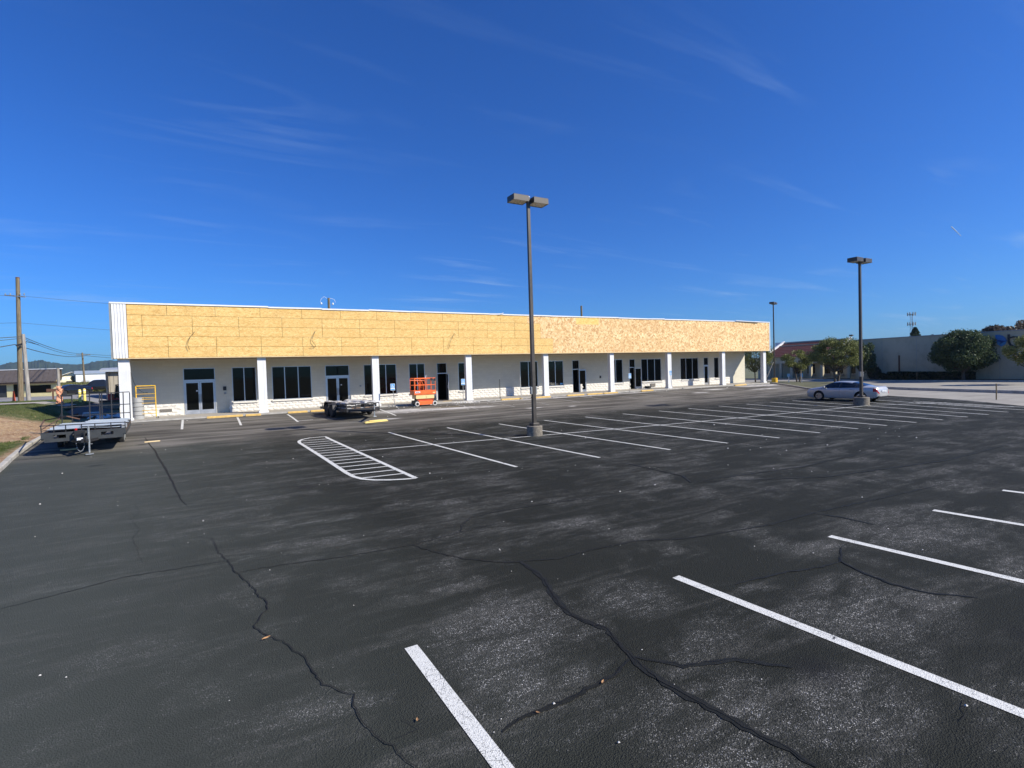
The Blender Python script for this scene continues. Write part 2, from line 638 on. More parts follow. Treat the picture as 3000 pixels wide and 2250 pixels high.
M = {}
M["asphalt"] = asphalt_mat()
M["line"] = paint_mat("white_line_paint", (.76, .755, .70), 1.0)
M["line_old"] = paint_mat("worn_line_paint", (.34, .33, .31), .9)
M["yellow_curb"] = plain("yellow_curb_paint", (.66, .43, .13), .7, var=.2, scale=6, grime=(.45, .32, .14))
M["concrete"] = concrete_mat("sidewalk_concrete", (.34, .31, .265), (.46, .425, .365))
M["drive"] = concrete_mat("pale_concrete_paving", (.27, .25, .215), (.40, .375, .325), .4)
M["road"] = concrete_mat("grey_street_asphalt", (.22, .215, .21), (.33, .32, .31), .5)
M["curb"] = concrete_mat("curb_concrete", (.36, .34, .30), (.56, .53, .47), 2.5)
M["agg"] = concrete_mat("exposed_aggregate", (.13, .115, .095), (.30, .265, .21), 14)
M["osb"] = osb_mat("weathered_osb", [(.36, .18, .055), (.66, .40, .13), (.80, .53, .19), (.90, .68, .31)], 15, (.7, 1.5))
M["osb_pale"] = osb_mat("pale_flake_osb", [(.30, .13, .055), (.58, .33, .14), (.82, .58, .28), (.95, .78, .46)], 8.0, (1.0, 1.0))
M["osb_yellow"] = osb_mat("fresh_yellow_osb", [(.52, .30, .08), (.70, .46, .13), (.80, .57, .19), (.88, .68, .28)], 9, (.8, 1.3))
M["cmu"] = cmu_mat()
M["stone"] = plain("painted_splitface", (.70, .665, .595), .9, var=.08, scale=9, grime=(.58, .54, .47))
M["white"] = plain("white_cladding", (.72, .72, .71), .45, var=.04, scale=2, grime=(.66, .65, .62))
M["trim"] = plain("white_metal_trim", (.78, .78, .77), .4, var=.06)
M["alu"] = plain("satin_aluminium", (.56, .57, .58), .35, .7, var=.08)
M["soffit"] = plain("soffit_board", (.30, .22, .14), .8, var=.15)
M["joint"] = plain("brown_seam_backing", (.15, .08, .035), .95, var=.2)  # brown backing that shows in the seams between fascia panels
M["interior"] = plain("unlit_shop_interior", (.09, .088, .085), .9)
M["roofing"] = plain("grey_roof_membrane", (.35, .35, .34), .9)
g = NT("dark_shop_glass", .035, (.004, .0045, .0045), 0, .22)
g.rough(g.rng(g.noise(.7, 3, .5), .3, .7, .02, .06))
M["glass"] = g.m
M["bronze"] = plain("bronze_pole_paint", (.066, .056, .046), .45, .15, var=.15, scale=5)
M["lens"] = plain("lamp_lens", (.26, .25, .22), .25, var=.3, scale=9)
M["bracket"] = plain("grey_metal_box", (.30, .31, .30), .5, .2)
M["steel"] = plain("painted_black_steel", (.022, .022, .024), .5, .1, var=.25, scale=8)
M["galv"] = plain("galvanised_steel", (.42, .44, .44), .42, .6, var=.15, scale=12)
M["primer"] = plain("grey_primer_steel", (.042, .046, .048), .55, .1, var=.2, scale=4, grime=(.045, .05, .05))
M["rust"] = plain("rusty_steel", (.13, .065, .04), .8, .1, var=.3, scale=7)
M["sheet"] = plain("pale_blue_white_sheet_metal", (.42, .47, .50), .4, .1, var=.12, scale=3)
M["rubber"] = plain("tyre_rubber", (.018, .018, .018), .85, var=.2, scale=9)
M["tread"] = plain("grey_tyre_wall", (.045, .045, .045), .9)
M["wood_pole"] = None
n_ = NT("weathered_pole_wood", .9, spec=.2)
_st = n_.noise(4, 6, .7, vec=n_.mapping(scale=(6, 6, .35)))
n_.color(n_.mix(n_.rng(_st, .35, .65), (.115, .09, .055), (.27, .22, .145)))
n_.bump(_st, .6, .01)
M["wood_pole"] = n_.m
n_ = NT("silvered_pole_wood", .9, spec=.2)
_st = n_.noise(4, 6, .7, vec=n_.mapping(scale=(6, 6, .35)))
n_.color(n_.mix(n_.rng(_st, .35, .65), (.20, .185, .165), (.44, .41, .37)))
n_.bump(_st, .6, .01)
M["wood_grey"] = n_.m
M["lumber"] = plain("fresh_sawn_lumber", (.72, .55, .30), .8, var=.15, scale=5)
M["lumber_yellow"] = plain("yellow_painted_lumber", (.82, .62, .20), .7, var=.12, scale=5)
M["orange"] = plain("orange_machine_paint", (.86, .155, .03), .42, var=.08, scale=3)
M["orange_dark"] = plain("worn_orange_paint", (.60, .075, .015), .5, var=.15, scale=5)
M["cream"] = plain("cream_machine_paint", (.80, .60, .27), .45, var=.06, scale=3)
M["tyre_white"] = plain("non_marking_tyre", (.60, .58, .54), .8, var=.1)
M["black"] = plain("black_plastic", (.015, .015, .016), .5)
M["yellow"] = plain("yellow_steel_paint", (.86, .50, .03), .45, var=.08, scale=6)
M["bollard"] = plain("pale_yellow_bollard_paint", (.85, .68, .16), .5, var=.1, scale=4)
M["blue_sign"] = plain("sun_faded_blue_sign", (.10, .33, .62), .5, var=.08)
M["white_sign"] = plain("white_sign_face", (.78, .80, .82), .5, var=.05)
M["green_post"] = plain("galvanised_sign_post", (.33, .33, .31), .6, .3, var=.15)
M["dark_post"] = plain("dark_green_post", (.035, .042, .038), .6, .1)
M["cone"] = plain("safety_orange_plastic", (.85, .13, .04), .6, var=.08)
M["net"] = plain("faded_orange_net", (.72, .33, .19), .8, var=.25, scale=12)
M["pipe_grey"] = plain("grey_ribbed_plastic", (.34, .34, .33), .7, var=.1, scale=4)
M["cable"] = plain("black_cable_sheath", (.02, .02, .02), .6)
M["wire"] = plain("aerial_wire", (.07, .075, .08), .6, .2)
M["rubble"] = plain("broken_plaster", (.66, .63, .57), .9, var=.15, scale=12)
M["dark_patch"] = plain("bare_block_core", (.17, .155, .135), .95, var=.3, scale=14)
n_ = NT("crack_sealant", .62, spec=.4)
n_.color(n_.mix(n_.rng(n_.noise(5, 5, .7), .35, .65), (.0125, .0132, .0112), (.0195, .0205, .0178)))
n_.bump(n_.noise(70, 4, .7), .9, .008)
n_.b.inputs["Specular IOR Level"].default_value = .18
M["sealant"] = n_.m
M["crack"] = plain("open_crack", (.006, .006, .006), .95)
M["paintsilver"] = None
n_ = NT("silver_car_paint", .32, (.46, .48, .50), .22, .5)
n_.b.inputs["Coat Weight"].default_value = .7
n_.b.inputs["Coat Roughness"].default_value = .05
n_.color(n_.mix(n_.rng(n_.noise(1.5, 4, .6), .3, .7), (.46, .455, .44), (.53, .525, .51)))
M["silver"] = n_.m
n_ = NT("black_car_paint", .2, (.010, .011, .014), .2, .5)
n_.b.inputs["Coat Weight"].default_value = .6
M["carblack"] = n_.m
M["carglass"] = NT("car_glass", .04, (.012, .015, .02), 0, .6).m
M["tail"] = plain("red_tail_lens", (.42, .015, .012), .2)
M["headlamp"] = plain("clear_lamp_lens", (.55, .57, .6), .15)
M["rim"] = plain("machined_alloy", (.50, .51, .53), .3, .8)
M["skidred"] = plain("red_machine_paint", (.68, .055, .03), .45)
M["bucket"] = plain("dusty_steel_bucket", (.33, .22, .14), .85, var=.25)
M["tarp_white"] = plain("crumpled_white_tarp", (.50, .49, .46), .7, var=.2, scale=5)
M["scrap"] = plain("bundled_dark_scrap", (.07, .065, .06), .8, var=.4, scale=6)
M["leafdry"] = plain("dry_leaf", (.36, .20, .09), .8, var=.3, scale=30)

# ------------------------------------------------------------------ terrain


def grid_mesh(name, xs, ys, zf, mat, kind="structure", smooth=True):
    nx, ny = len(xs), len(ys)
    vs = [(x, y, zf(x, y)) for y in ys for x in xs]
    fs = [(j * nx + i, j * nx + i + 1, (j + 1) * nx + i + 1, (j + 1) * nx + i) for j in range(ny - 1) for i in range(nx - 1)]
    me = bpy.data.meshes.new(name)
    me.from_pydata(vs, [], fs)
    me.materials.append(mat)
    for p in me.polygons:
        p.use_smooth = smooth
    o = bpy.data.objects.new(name, me)
    COL.objects.link(o)
    if kind:
        o["kind"] = kind
    return o


def interp(pts, y):
    """x of a polyline given as (x, y) with rising y"""
    if y <= pts[0][1]:
        return pts[0][0]
    for (xa, ya), (xb, yb) in zip(pts[:-1], pts[1:]):
        if y <= yb:
            return xa + (xb - xa) * (y - ya) / (yb - ya)
    return pts[-1][0]


def strip_mesh(name, left, right, ys, dz, mat, nx=30, kind="structure"):
    vs, fs = [], []
    for y in ys:
        a, b = interp(left, y), interp(right, y)
        for i in range(nx + 1):
            x = a + (b - a) * i / nx
            vs.append((x, y, G(x, y) + dz))
    w = nx + 1
    for j in range(len(ys) - 1):
        for i in range(nx):
            fs.append((j * w + i, j * w + i + 1, (j + 1) * w + i + 1, (j + 1) * w + i))
    me = bpy.data.meshes.new(name)
    me.from_pydata(vs, [], fs)
    me.materials.append(mat)
    for p in me.polygons:
        p.use_smooth = True
    o = bpy.data.objects.new(name, me)
    COL.objects.link(o)
    if kind:
        o["kind"] = kind
    return o


xs = [-4000, -2000, -900, -400, -200, -120, -80, -60, -50] + [k for k in range(-44, 110, 2)] + [120, 140, 180, 300, 600, 1200, 2500, 4000]
ys = [-4000, -1000, -200, -60, -30] + [k for k in range(-20, 130, 2)] + [140, 160, 200, 300, 600, 1200, 2400, 4000]


def under(x, y):
    near = -36 < x < 100 and -25 < y < 75
    return G(x, y) - (.06 if near else .02)


ground = grid_mesh("ground", xs, ys, under, plain("dry_field_ground", (.12, .125, .06), .95, var=.35, scale=.4))

Y = lambda a, b, s=1.0: [a + s * k for k in range(int(round((b - a) / s)) + 1)]
LEFT_CURB = [(-5.9, -6), (-5.95, 15), (-6.18, 22.4), (-6.62, 25.3), (-6.82, 27.1), (-6.93, 28.8), (-6.96, 30.6), (-6.9, 32.5)]
lot_left = LEFT_CURB + [(-6.3, 34.2), (-5.2, 35.9)]
lot_right = [(34, -6), (36, 5), (38.1, 11), (41.7, 15), (44.1, 20.4), (47.8, 28.8), (52.4, 35.9)]
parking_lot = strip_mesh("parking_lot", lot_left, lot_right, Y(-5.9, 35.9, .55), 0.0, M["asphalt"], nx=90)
# pale concrete drive beyond the lot
strip_mesh("concrete_drive", [(x - .3, y) for x, y in lot_right] + [(53.2, 40), (53.2, 70)], [(74, -6), (73.6, 20), (73.8, 34), (77.5, 46), (78.5, 70)], Y(-5.9, 70.1, 2), -.02, M["drive"], nx=24)
# apron beside the building, side street, footway on the left
strip_mesh("side_apron", [(-7.3, 33), (-7.0, 36), (-7.6, 41), (-8.9, 45), (-9.6, 50), (-9.6, 62)], [(-5.3, 33), (-5.3, 62)], Y(33, 62), -.012, plain("old_dark_asphalt", (.085, .08, .078), .9, var=.3, scale=1.2), nx=6)
strip_mesh("street", [(-60, 57.5), (-60, 86)], [(-8.5, 57.5), (-5.5, 86)], Y(57.5, 86, 1.5), .02, M["road"], nx=30)
strip_mesh("sidewalk_path", [(-60, 47), (-60, 50.6)], [(-9.4, 47), (-9.4, 50.6)], Y(47.2, 50.4, .8), .13, M["concrete"], nx=30)
verge = strip_mesh("grass_verge", [(-34, 8), (-34, 57)], [(x - .1, y) for x, y in LEFT_CURB] + [(-7.2, 36), (-7.8, 41), (-9.1, 45), (-9.4, 57)], Y(8, 57, .6), .05, grass_ground_mat(), nx=60)
_rr = np.random.default_rng(3)
for v in verge.data.vertices:
    if v.co.x < interp(LEFT_CURB, v.co.y) - .5:
        v.co.z += float(_rr.uniform(-.03, .05))


def curb_run(name, pts, w, h, mat, side=1, z0=-.1):
    """kerb of width w on the given side of a polyline, following the ground"""
    P = []
    for (xa, ya), (xb, yb) in zip(pts[:-1], pts[1:]):
        k = max(1, int(math.hypot(xb - xa, yb - ya) / .9))
        P += [(xa + (xb - xa) * t / k, ya + (yb - ya) * t / k) for t in range(k)]
    P.append(pts[-1])
    vs, fs = [], []
    for i, (x, y) in enumerate(P):
        a, b = P[max(0, i - 1)], P[min(len(P) - 1, i + 1)]
        dx, dy = b[0] - a[0], b[1] - a[1]
        l = math.hypot(dx, dy)
        nx, ny = -dy / l * side, dx / l * side
        g = G(x, y)
        for u, zz in ((0, z0), (0, h - .025), (.025, h), (w - .02, h + .004), (w, h - .02), (w, z0)):
            vs.append((x + nx * u, y + ny * u, g + zz))
    for i in range(len(P) - 1):
        for k in range(5):
            fs.append((i * 6 + k, i * 6 + k + 1, (i + 1) * 6 + k + 1, (i + 1) * 6 + k))
    fs += [tuple(range(6)), tuple(reversed([(len(P) - 1) * 6 + k for k in range(6)]))]
    return MB().add(vs, fs).build(name, mat, kind="structure")


curb_run("curb", LEFT_CURB, .17, .14, M["curb"], 1)
curb_run("curb", [(52.6, 35.5), (50.6, 32.6), (47.9, 28.7), (46.0, 24.6)], .16, .13, M["curb"], -1)
curb_run("curb", [(48.6, 11.0), (50.3, 14.5), (51.6, 18.6), (53.6, 24.7), (54.0, 28.0)], .18, .20, M["curb"], -1)
curb_run("curb", [(71.2, -4), (72.4, 21), (72.6, 34), (76.6, 46), (77, 62)], .18, .14, M["curb"], -1)
curb_run("curb", [(38.6, 6.0), (40.2, 8.2), (41.6, 11.6)], .16, .10, M["curb"], -1)
# planted island on the right with the street trees, and the bed under the long wall
isl_soil = plain("island_mulch_and_turf", (.085, .085, .04), .95, var=.45, scale=1.2, grime=(.19, .16, .10))
strip_mesh("planting_island", [(46.2, 24.8), (48.1, 28.8), (50.8, 32.7), (53.4, 36.6), (57.5, 41.5), (62, 47)], [(46.5, 24.8), (56, 28.8), (65.6, 33), (67.5, 38), (69, 44), (69, 47)], Y(24.8, 47, .8), .09, isl_soil, nx=16)
strip_mesh("planting_bed", [(71.0, -4), (72.6, 21), (72.8, 34), (76.8, 46), (77.2, 62)], [(76.6, -4), (76.6, 41), (80.4, 41.5), (80.4, 62)], Y(-4, 62, 2), .12, plain("dark_bark_mulch", (.028, .022, .017), .95, var=.4, scale=2), nx=6)

# hills on the horizon
HT = [(-1500, 2300, 60), (-1100, 2400, 64), (-850, 2460, 70), (-676, 2510, 75.6), (-650, 2517, 85), (-611, 2527, 85.8), (-597, 2530, 88.2), (-579, 2534, 93.6), (-566, 2538, 92.8), (-556, 2540, 87.7), (-533, 2545, 82.3), (-505, 2550, 76.7), (-471, 2557, 74.9), (-446, 2561, 77.1), (-425, 2565, 84.8), (-394, 2570, 88.4), (-373, 2573, 90.8), (-347, 2577, 86.4), (-331, 2579, 83.5), (-250, 2590, 78), (-120, 2600, 70), (100, 2600, 60), (500, 2500, 40), (1200, 2300, 30), (1900, 1700, 24), (2300, 900, 20), (2400, 0, 16)]
vs, fs = [], []
prof = [(-.30, 0), (-.20, .35), (-.12, .62), (-.06, .83), (-.02, .95), (0, 1), (.03, .93), (.10, .5)]
hp = []
for (a, b) in zip(HT[:-1], HT[1:]):
    k = 5
    for t in range(k):
        hp.append([a[i] + (b[i] - a[i]) * t / k for i in range(3)])
for i, (x, y, z) in enumerate(hp):
    for d, h in prof:
        s = 1 + d
        j = 0 if h in (0,) else float(_rr.normal(0, 1.0)) * (1.0 if h == 1 else 2.4)
        vs.append((x * s, y * s, max(-2, z * h + j)))
w = len(prof)
for i in range(len(hp) - 1):
    for k in range(w - 1):
        fs.append((i * w + k, i * w + k + 1, (i + 1) * w + k + 1, (i + 1) * w + k))
nh = NT("wooded_hillside", .95, spec=.1)
nh.color(nh.mix(nh.rng(nh.noise(.02, 7, .7), .35, .65), (.030, .052, .045), (.060, .088, .062)))
nh.bump(nh.noise(.05, 6, .7), 1.0, 8)
hills = MB().add(vs, fs).build("hills", nh.m, kind="structure", smooth=True)

# ------------------------------------------------------------------ markings on the lot


def ribbon(name, pts, w, mat, dz=.006, parent=None, taper=False, seg=.5, jag=0.0, seed=0, kind=None):
    rr = random.Random(seed)
    P = []
    for (xa, ya), (xb, yb) in zip(pts[:-1], pts[1:]):
        k = max(1, int(math.hypot(xb - xa, yb - ya) / seg))
        P += [(xa + (xb - xa) * t / k, ya + (yb - ya) * t / k) for t in range(k)]
    P.append(pts[-1])
    vs, fs = [], []
    for i, (x, y) in enumerate(P):
        a, b = P[max(0, i - 1)], P[min(len(P) - 1, i + 1)]
        dx, dy = b[0] - a[0], b[1] - a[1]
        l = math.hypot(dx, dy) or 1
        ww = w * (1 if not taper else max(.12, math.sin(math.pi * (i + .35) / (len(P) - .3)) ** .35)) / 2
        jx, jy = (rr.uniform(-jag, jag), rr.uniform(-jag, jag)) if jag else (0, 0)
        wa, wb = (ww * rr.uniform(.65, 1.3), ww * rr.uniform(.65, 1.3)) if jag else (ww, ww)
        nx, ny = -dy / l, dx / l
        for s, q in ((1, wa), (-1, wb)):
            X, Yy = x + nx * q * s + jx, y + ny * q * s + jy
            vs.append((X, Yy, G(X, Yy) + dz))
    for i in range(len(P) - 1):
        fs.append((2 * i, 2 * i + 1, 2 * i + 3, 2 * i + 2))
    o = MB().add(vs, fs).build(name, mat, parent=parent)
    if kind:
        o["kind"] = kind
    return o


stalls = [(6.91, 24.28, 7.33, 12.89), (9.82, 24.14, 10.12, 12.6), (12.59, 23.86, 12.85, 12.33), (15.3, 23.73, 15.38, 12.09), (18.0, 23.62, 17.78, 11.76), (20.73, 23.54, 20.12, 11.63), (23.49, 23.4, 22.31, 11.37), (26.01, 23.35, 24.15, 11.18), (28.66, 23.17, 26.07, 10.94), (31.15, 22.96, 27.91, 10.7), (33.6, 22.88, 29.82, 10.49), (35.63, 22.51, 31.59, 10.32), (38.2, 22.3, 33.5, 10.2), (40.4, 21.9, 35.2, 10.1)]
for a in stalls:
    ribbon("parking_line", [(a[0], a[1]), (a[2], a[3])], .105, M["line"], parent=parking_lot)
ribbon("parking_line", [(4.36, 19.22), (11.1, 18.43), (19.2, 17.61), (34.2, 16.7), (38.6, 14.6)], .105, M["line"], dz=.010, parent=parking_lot)
for a in [(1.59, 5.07, 1.65, 1.2), (5.11, 4.86, 5.36, .6), (8.30, 4.67, 8.62, .4), (11.2, 4.45, 11.6, .3), (13.94, 4.34, 14.4, .2), (16.7, 4.2, 17.3, .2)]:
    ribbon("parking_line", [(a[0], a[1]), (a[2], a[3])], .135, M["line"], parent=parking_lot, seg=.25)
for a in [(-1.9, 35.68, -1.7, 30.83), (.88, 34.91, .93, 30.83), (3.62, 34.87, 3.7, 30.61), (9.21, 35.3, 9.11, 30.38)]:
    ribbon("parking_line", [(a[0], a[1]), (a[2], a[3])], .11, M["line"], parent=parking_lot)
for k in range(13):
    x = 14.7 + 2.75 * k
    ribbon("parking_line", [(x, 35.2), (x - .1, 30.5)], .11, M["line_old"], parent=parking_lot)
ribbon("parking_line", [(11.4, 33.1), (14.4, 33.0)], .10, paint_mat("faded_yellow_line", (.62, .50, .24), .6), parent=parking_lot, dz=.010)
ribbon("parking_line", [(3.72, 30.9), (4.55, 31.05)], .10, M["line"], parent=parking_lot, dz=.010)
# hatched island: outline with two rounded corners, then the bars
outline = [(4.42, 13.15), (4.10, 24.62), (3.45, 24.62), (3.10, 24.35), (2.90, 23.9), (2.84, 23.3), (2.88, 22.0), (2.99, 18.0), (3.05, 15.1), (3.10, 14.4), (3.22, 13.95), (3.45, 13.62), (3.80, 13.36), (4.20, 13.2), (4.42, 13.15)]
ribbon("island_outline", outline, .13, M["line"], parent=parking_lot, dz=.010, seg=.4)
hl = [23.9, 23.1, 22.35, 21.65, 20.95, 20.25, 19.6, 18.9, 18.25, 17.55, 16.9, 16.2, 15.5, 14.8, 14.1]
for i, y in enumerate(hl):
    xl = interp([(3.22, 13.95), (3.10, 14.4), (3.05, 15.1), (2.99, 18.0), (2.88, 22.0), (2.95, 23.9)], y)
    ribbon("hatch_bar", [(xl + .03, y), (interp([(4.4, 13.3), (4.1, 24.6)], y - .08) - .03, y - .09)], .10, M["line"], parent=parking_lot)
# zebra strip and arrow-like marks at the far right of the lot
for k in range(9):
    x0, y0 = 37.2 + .16 * k, 11.0 + .52 * k
    ribbon("hatch_bar", [(x0, y0), (x0 - .9, y0 + 1.0)], .10, M["line"], parent=parking_lot)
ribbon("parking_line", [(36.9, 10.3), (38.0, 13.6), (39.0, 16.5)], .11, M["line"], parent=parking_lot, dz=.010)
ribbon("parking_line", [(39.9, 13.2), (41.6, 15.6), (41.2, 14.2)], .11, M["line_old"], parent=parking_lot, dz=.010)

CR = {
    'A': [(-.49, 10.76), (-.2, 10.37), (-.11, 9.59), (.03, 8.86), (.11, 8.4), (.24, 7.87), (.32, 7.42), (.41, 7.04), (.39, 6.8), (.23, 6.45), (.32, 6.17), (.45, 5.95), (.52, 5.78), (.63, 5.45), (.67, 5.07), (.71, 4.87), (.83, 4.69), (.9, 4.55), (.89, 4.35), (.9, 4.12), (.94, 3.96), (1.04, 3.7), (1.09, 3.5), (1.2, 3.1)],
    'B': [(-3.04, 28.97), (-2.28, 24.6), (-1.7, 20.5), (-1.22, 17.02), (-.88, 14.36), (-.71, 13.48)],
    'B2': [(-1.77, 14.43), (-1.56, 13.4), (-1.64, 12.83), (-1.39, 11.82), (-1.43, 11.19), (-1.28, 10.59), (-1.24, 10.08), (-1.08, 9.61)],
    'C': [(.13, 8.39), (.68, 8.34), (1.52, 8.16), (2.6, 8.08), (3.56, 8.24), (4.72, 8.38)],
    'C0': [(-2.47, 8.72), (-1.84, 8.91), (-1.3, 9.11), (-.22, 9.03), (.15, 8.95)],
    'D': [(2.6, 8.08), (2.84, 7.48), (3.05, 7.03), (3.49, 6.55), (4.24, 6.25), (4.74, 6.28), (5.71, 6.2), (6.34, 5.87), (7.0, 5.73), (8.09, 5.55), (9.38, 5.55), (11.2, 5.41), (13.75, 5.24)],
    'E': [(3.49, 6.55), (3.69, 6.47), (3.68, 6.08), (3.64, 5.75), (3.52, 5.44), (3.4, 5.05), (3.35, 4.77), (3.41, 4.44), (3.48, 4.28), (3.38, 3.95), (3.34, 3.75)],
    'F': [(3.34, 3.75), (3.52, 3.5), (3.62, 3.38), (4.11, 3.19), (4.42, 2.83)],
    'G': [(3.38, 3.95), (3.31, 3.63), (3.28, 3.27), (3.31, 3.1), (3.36, 2.78), (3.4, 2.43), (3.45, 2.23), (3.45, 2.04)],
    'H': [(3.28, 3.72), (2.99, 3.6), (2.44, 3.54), (2.04, 3.55), (1.8, 3.49)],
    'I': [(3.54, 8.26), (3.73, 8.62), (4.05, 8.93), (4.71, 9.05), (6.3, 8.91), (7.47, 8.61)],
    'J': [(7.93, 4.29), (7.36, 3.99), (7.22, 3.71), (7.11, 3.25), (7.17, 2.91), (7.49, 2.53)],
    'K': [(7.36, 3.99), (6.97, 4.02), (6.43, 4.17), (5.54, 4.29)],
    'M': [(9.35, 5.5), (9.47, 5.14), (9.47, 4.58)],
    'N': [(5.21, 1.88), (4.99, 1.79), (4.79, 1.74)],
    'L': [(1.16, 4.02), (1.24, 3.85), (1.05, 3.85)],
    'O': [(10.06, 12.52), (10.09, 11.12), (10.02, 9.23), (9.6, 8.6), (11.48, 8.38), (13.23, 8.14), (16.91, 8.31), (18.28, 8.02)],
    'Q': [(9.6, 8.6), (12.5, 7.1), (17.0, 6.4), (22, 6.5)],
}
SEALW = {'B': .09, 'C': .045, 'C0': .03, 'D': .055, 'E': .12, 'F': .10, 'G': .13, 'H': .08, 'I': .07, 'J': .06, 'K': .06, 'M': .06, 'O': .07, 'Q': .06}
for i, (k, pts) in enumerate(CR.items()):
    if k in SEALW:
        ribbon("crack_sealant", pts, SEALW[k] * .68, M["sealant"], dz=.0032 + .00035 * i, parent=parking_lot, seg=.07 if pts[0][1] < 12 else .4, jag=.014, seed=i, taper=True)
for i, k in enumerate(('A', 'B2', 'E', 'G', 'F', 'D', 'J', 'L', 'N', 'H')):
    pts = CR[k]
    rr = random.Random(i + 50)
    q = []
    for (xa, ya), (xb, yb) in zip(pts[:-1], pts[1:]):
        kk = max(1, int(math.hypot(xb - xa, yb - ya) / .06))
        q += [(xa + (xb - xa) * t / kk + rr.gauss(0, .011), ya + (yb - ya) * t / kk + rr.gauss(0, .011)) for t in range(kk)]
    q.append(pts[-1])
    ribbon("pavement_crack", q, .013 if k == 'A' else .009 if k in 'EG' else .006, M["crack"], dz=.0125 + .0004 * i, parent=parking_lot, seg=.05, jag=.003, seed=i + 90, taper=True)

# ------------------------------------------------------------------ the long shop building
FL = 0.57
B = thing("retail_building", "long single-storey white block building with bare wooden fascia boards over a columned walkway", "building", (23.8, 39, FL))
WX0, WX1 = -5.27, 52.78
strip_mesh("sidewalk", [(-5.2, 35.95), (-5.2, 39.05)], [(52.9, 35.95), (52.9, 39.05)], [35.95, 36.6, 37.4, 38.2, 39.05], .10, M["concrete"], nx=60)
curb_run("curb", [(-5.2, 35.96), (10, 35.94), (25, 35.96), (40, 35.93), (52.9, 35.96)], .15, .105, M["curb"], 1)
for (a, b) in ((-.7, 2.9), (13.2, 16.4)):
    pass
TOPZ = 3.52
OPEN = [  # name, x0, x1, z0, z1, mullions
    ("door", -1.96, -.19, FL, TOPZ, ()), ("window", .77, 2.20, 1.24, TOPZ, (1.48,)), ("window", 3.17, 5.72, 1.24, TOPZ, (3.98, 4.85)),
    ("door", 6.65, 8.34, FL, TOPZ, ()), ("window", 9.38, 11.86, 1.24, TOPZ, (10.2, 11.04)), ("window", 12.85, 14.14, 1.24, TOPZ, (13.51,)),
    ("sdoor", 15.14, 15.99, FL, TOPZ, ()), ("window", 16.99, 18.26, 1.24, TOPZ, (17.62,)), ("window", 22.82, 24.63, 1.24, TOPZ, (23.67,)),
    ("window", 25.62, 27.39, 1.24, TOPZ, (26.5,)), ("sdoor", 28.38, 29.16, FL, TOPZ, ()), ("window", 32.6, 34.45, 1.24, TOPZ, (33.57,)),
    ("sdoor", 35.29, 36.04, FL, TOPZ, ()), ("window", 36.86, 39.60, 1.24, TOPZ, (37.73, 38.7)), ("window", 42.38, 45.09, 1.24, TOPZ, (43.21, 44.19)),
    ("sdoor", 45.92, 46.64, FL, TOPZ, ()), ("window", 47.58, 48.35, 1.24, TOPZ, ())]
w = MB()
x = WX0
for (_, a, b, z0, z1, _m) in OPEN:
    w.box(x, a, 39.0, 39.2, .45, 4.3)
    w.box(a, b, 39.0, 39.2, z1, 4.3)
    if z0 > FL + .1:
        w.box(a, b, 39.0, 39.2, .45, z0)
    x = b
w.box(x, WX1, 39.0, 39.2, .45, 4.3)
w.box(WX0, WX0 + .2, 39.2, 50, .3, 4.3)
w.box(WX1 - .2, WX1, 39.2, 50, -.2, 4.3)
w.box(WX0, WX1, 50, 50.2, .0, 4.3)
wall = w.build("wall", M["cmu"], B, world=True)
MB().box(WX0 + .25, WX1 - .25, 46.0, 46.1, FL, 4.2).box(WX0 + .25, WX1 - .25, 39.3, 46, FL - .06, FL - .01).build("interior_room", M["interior"], B, world=True)
MB().box(WX0 + .28, WX1 - .1, 36.53, 50.0, 4.32, 7.08).build("roof", M["roofing"], B, world=True)

# windows: frame + panes
for (k, a, b, z0, z1, mu) in OPEN:
    if k != "window":
        continue
    fr = MB()
    t = .045
    yf, yb = 39.015, 39.10
    fr.box(a, a + t, yf, yb, z0, z1).box(b - t, b, yf, yb, z0, z1).box(a + t, b - t, yf, yb, z1 - t, z1).box(a + t, b - t, yf, yb, z0, z0 + t)
    for m in mu:
        fr.box(m - .028, m + .028, yf, yb, z0 + t, z1 - t)
    win = fr.build("window", M["alu"], B, world=True)
    e = [a + t] + [q for m in mu for q in (m - .028, m + .028)] + [b - t]
    for i in range(0, len(e), 2):
        MB().box(e[i], e[i + 1], 39.062, 39.072, z0 + t, z1 - t).build("pane", M["glass"], win, world=True)
    MB().cbox(a - .06, b + .06, 38.80, 39.0, z0 - .10, z0 - .003, .012).build("window_sill", M["stone"], B, world=True)

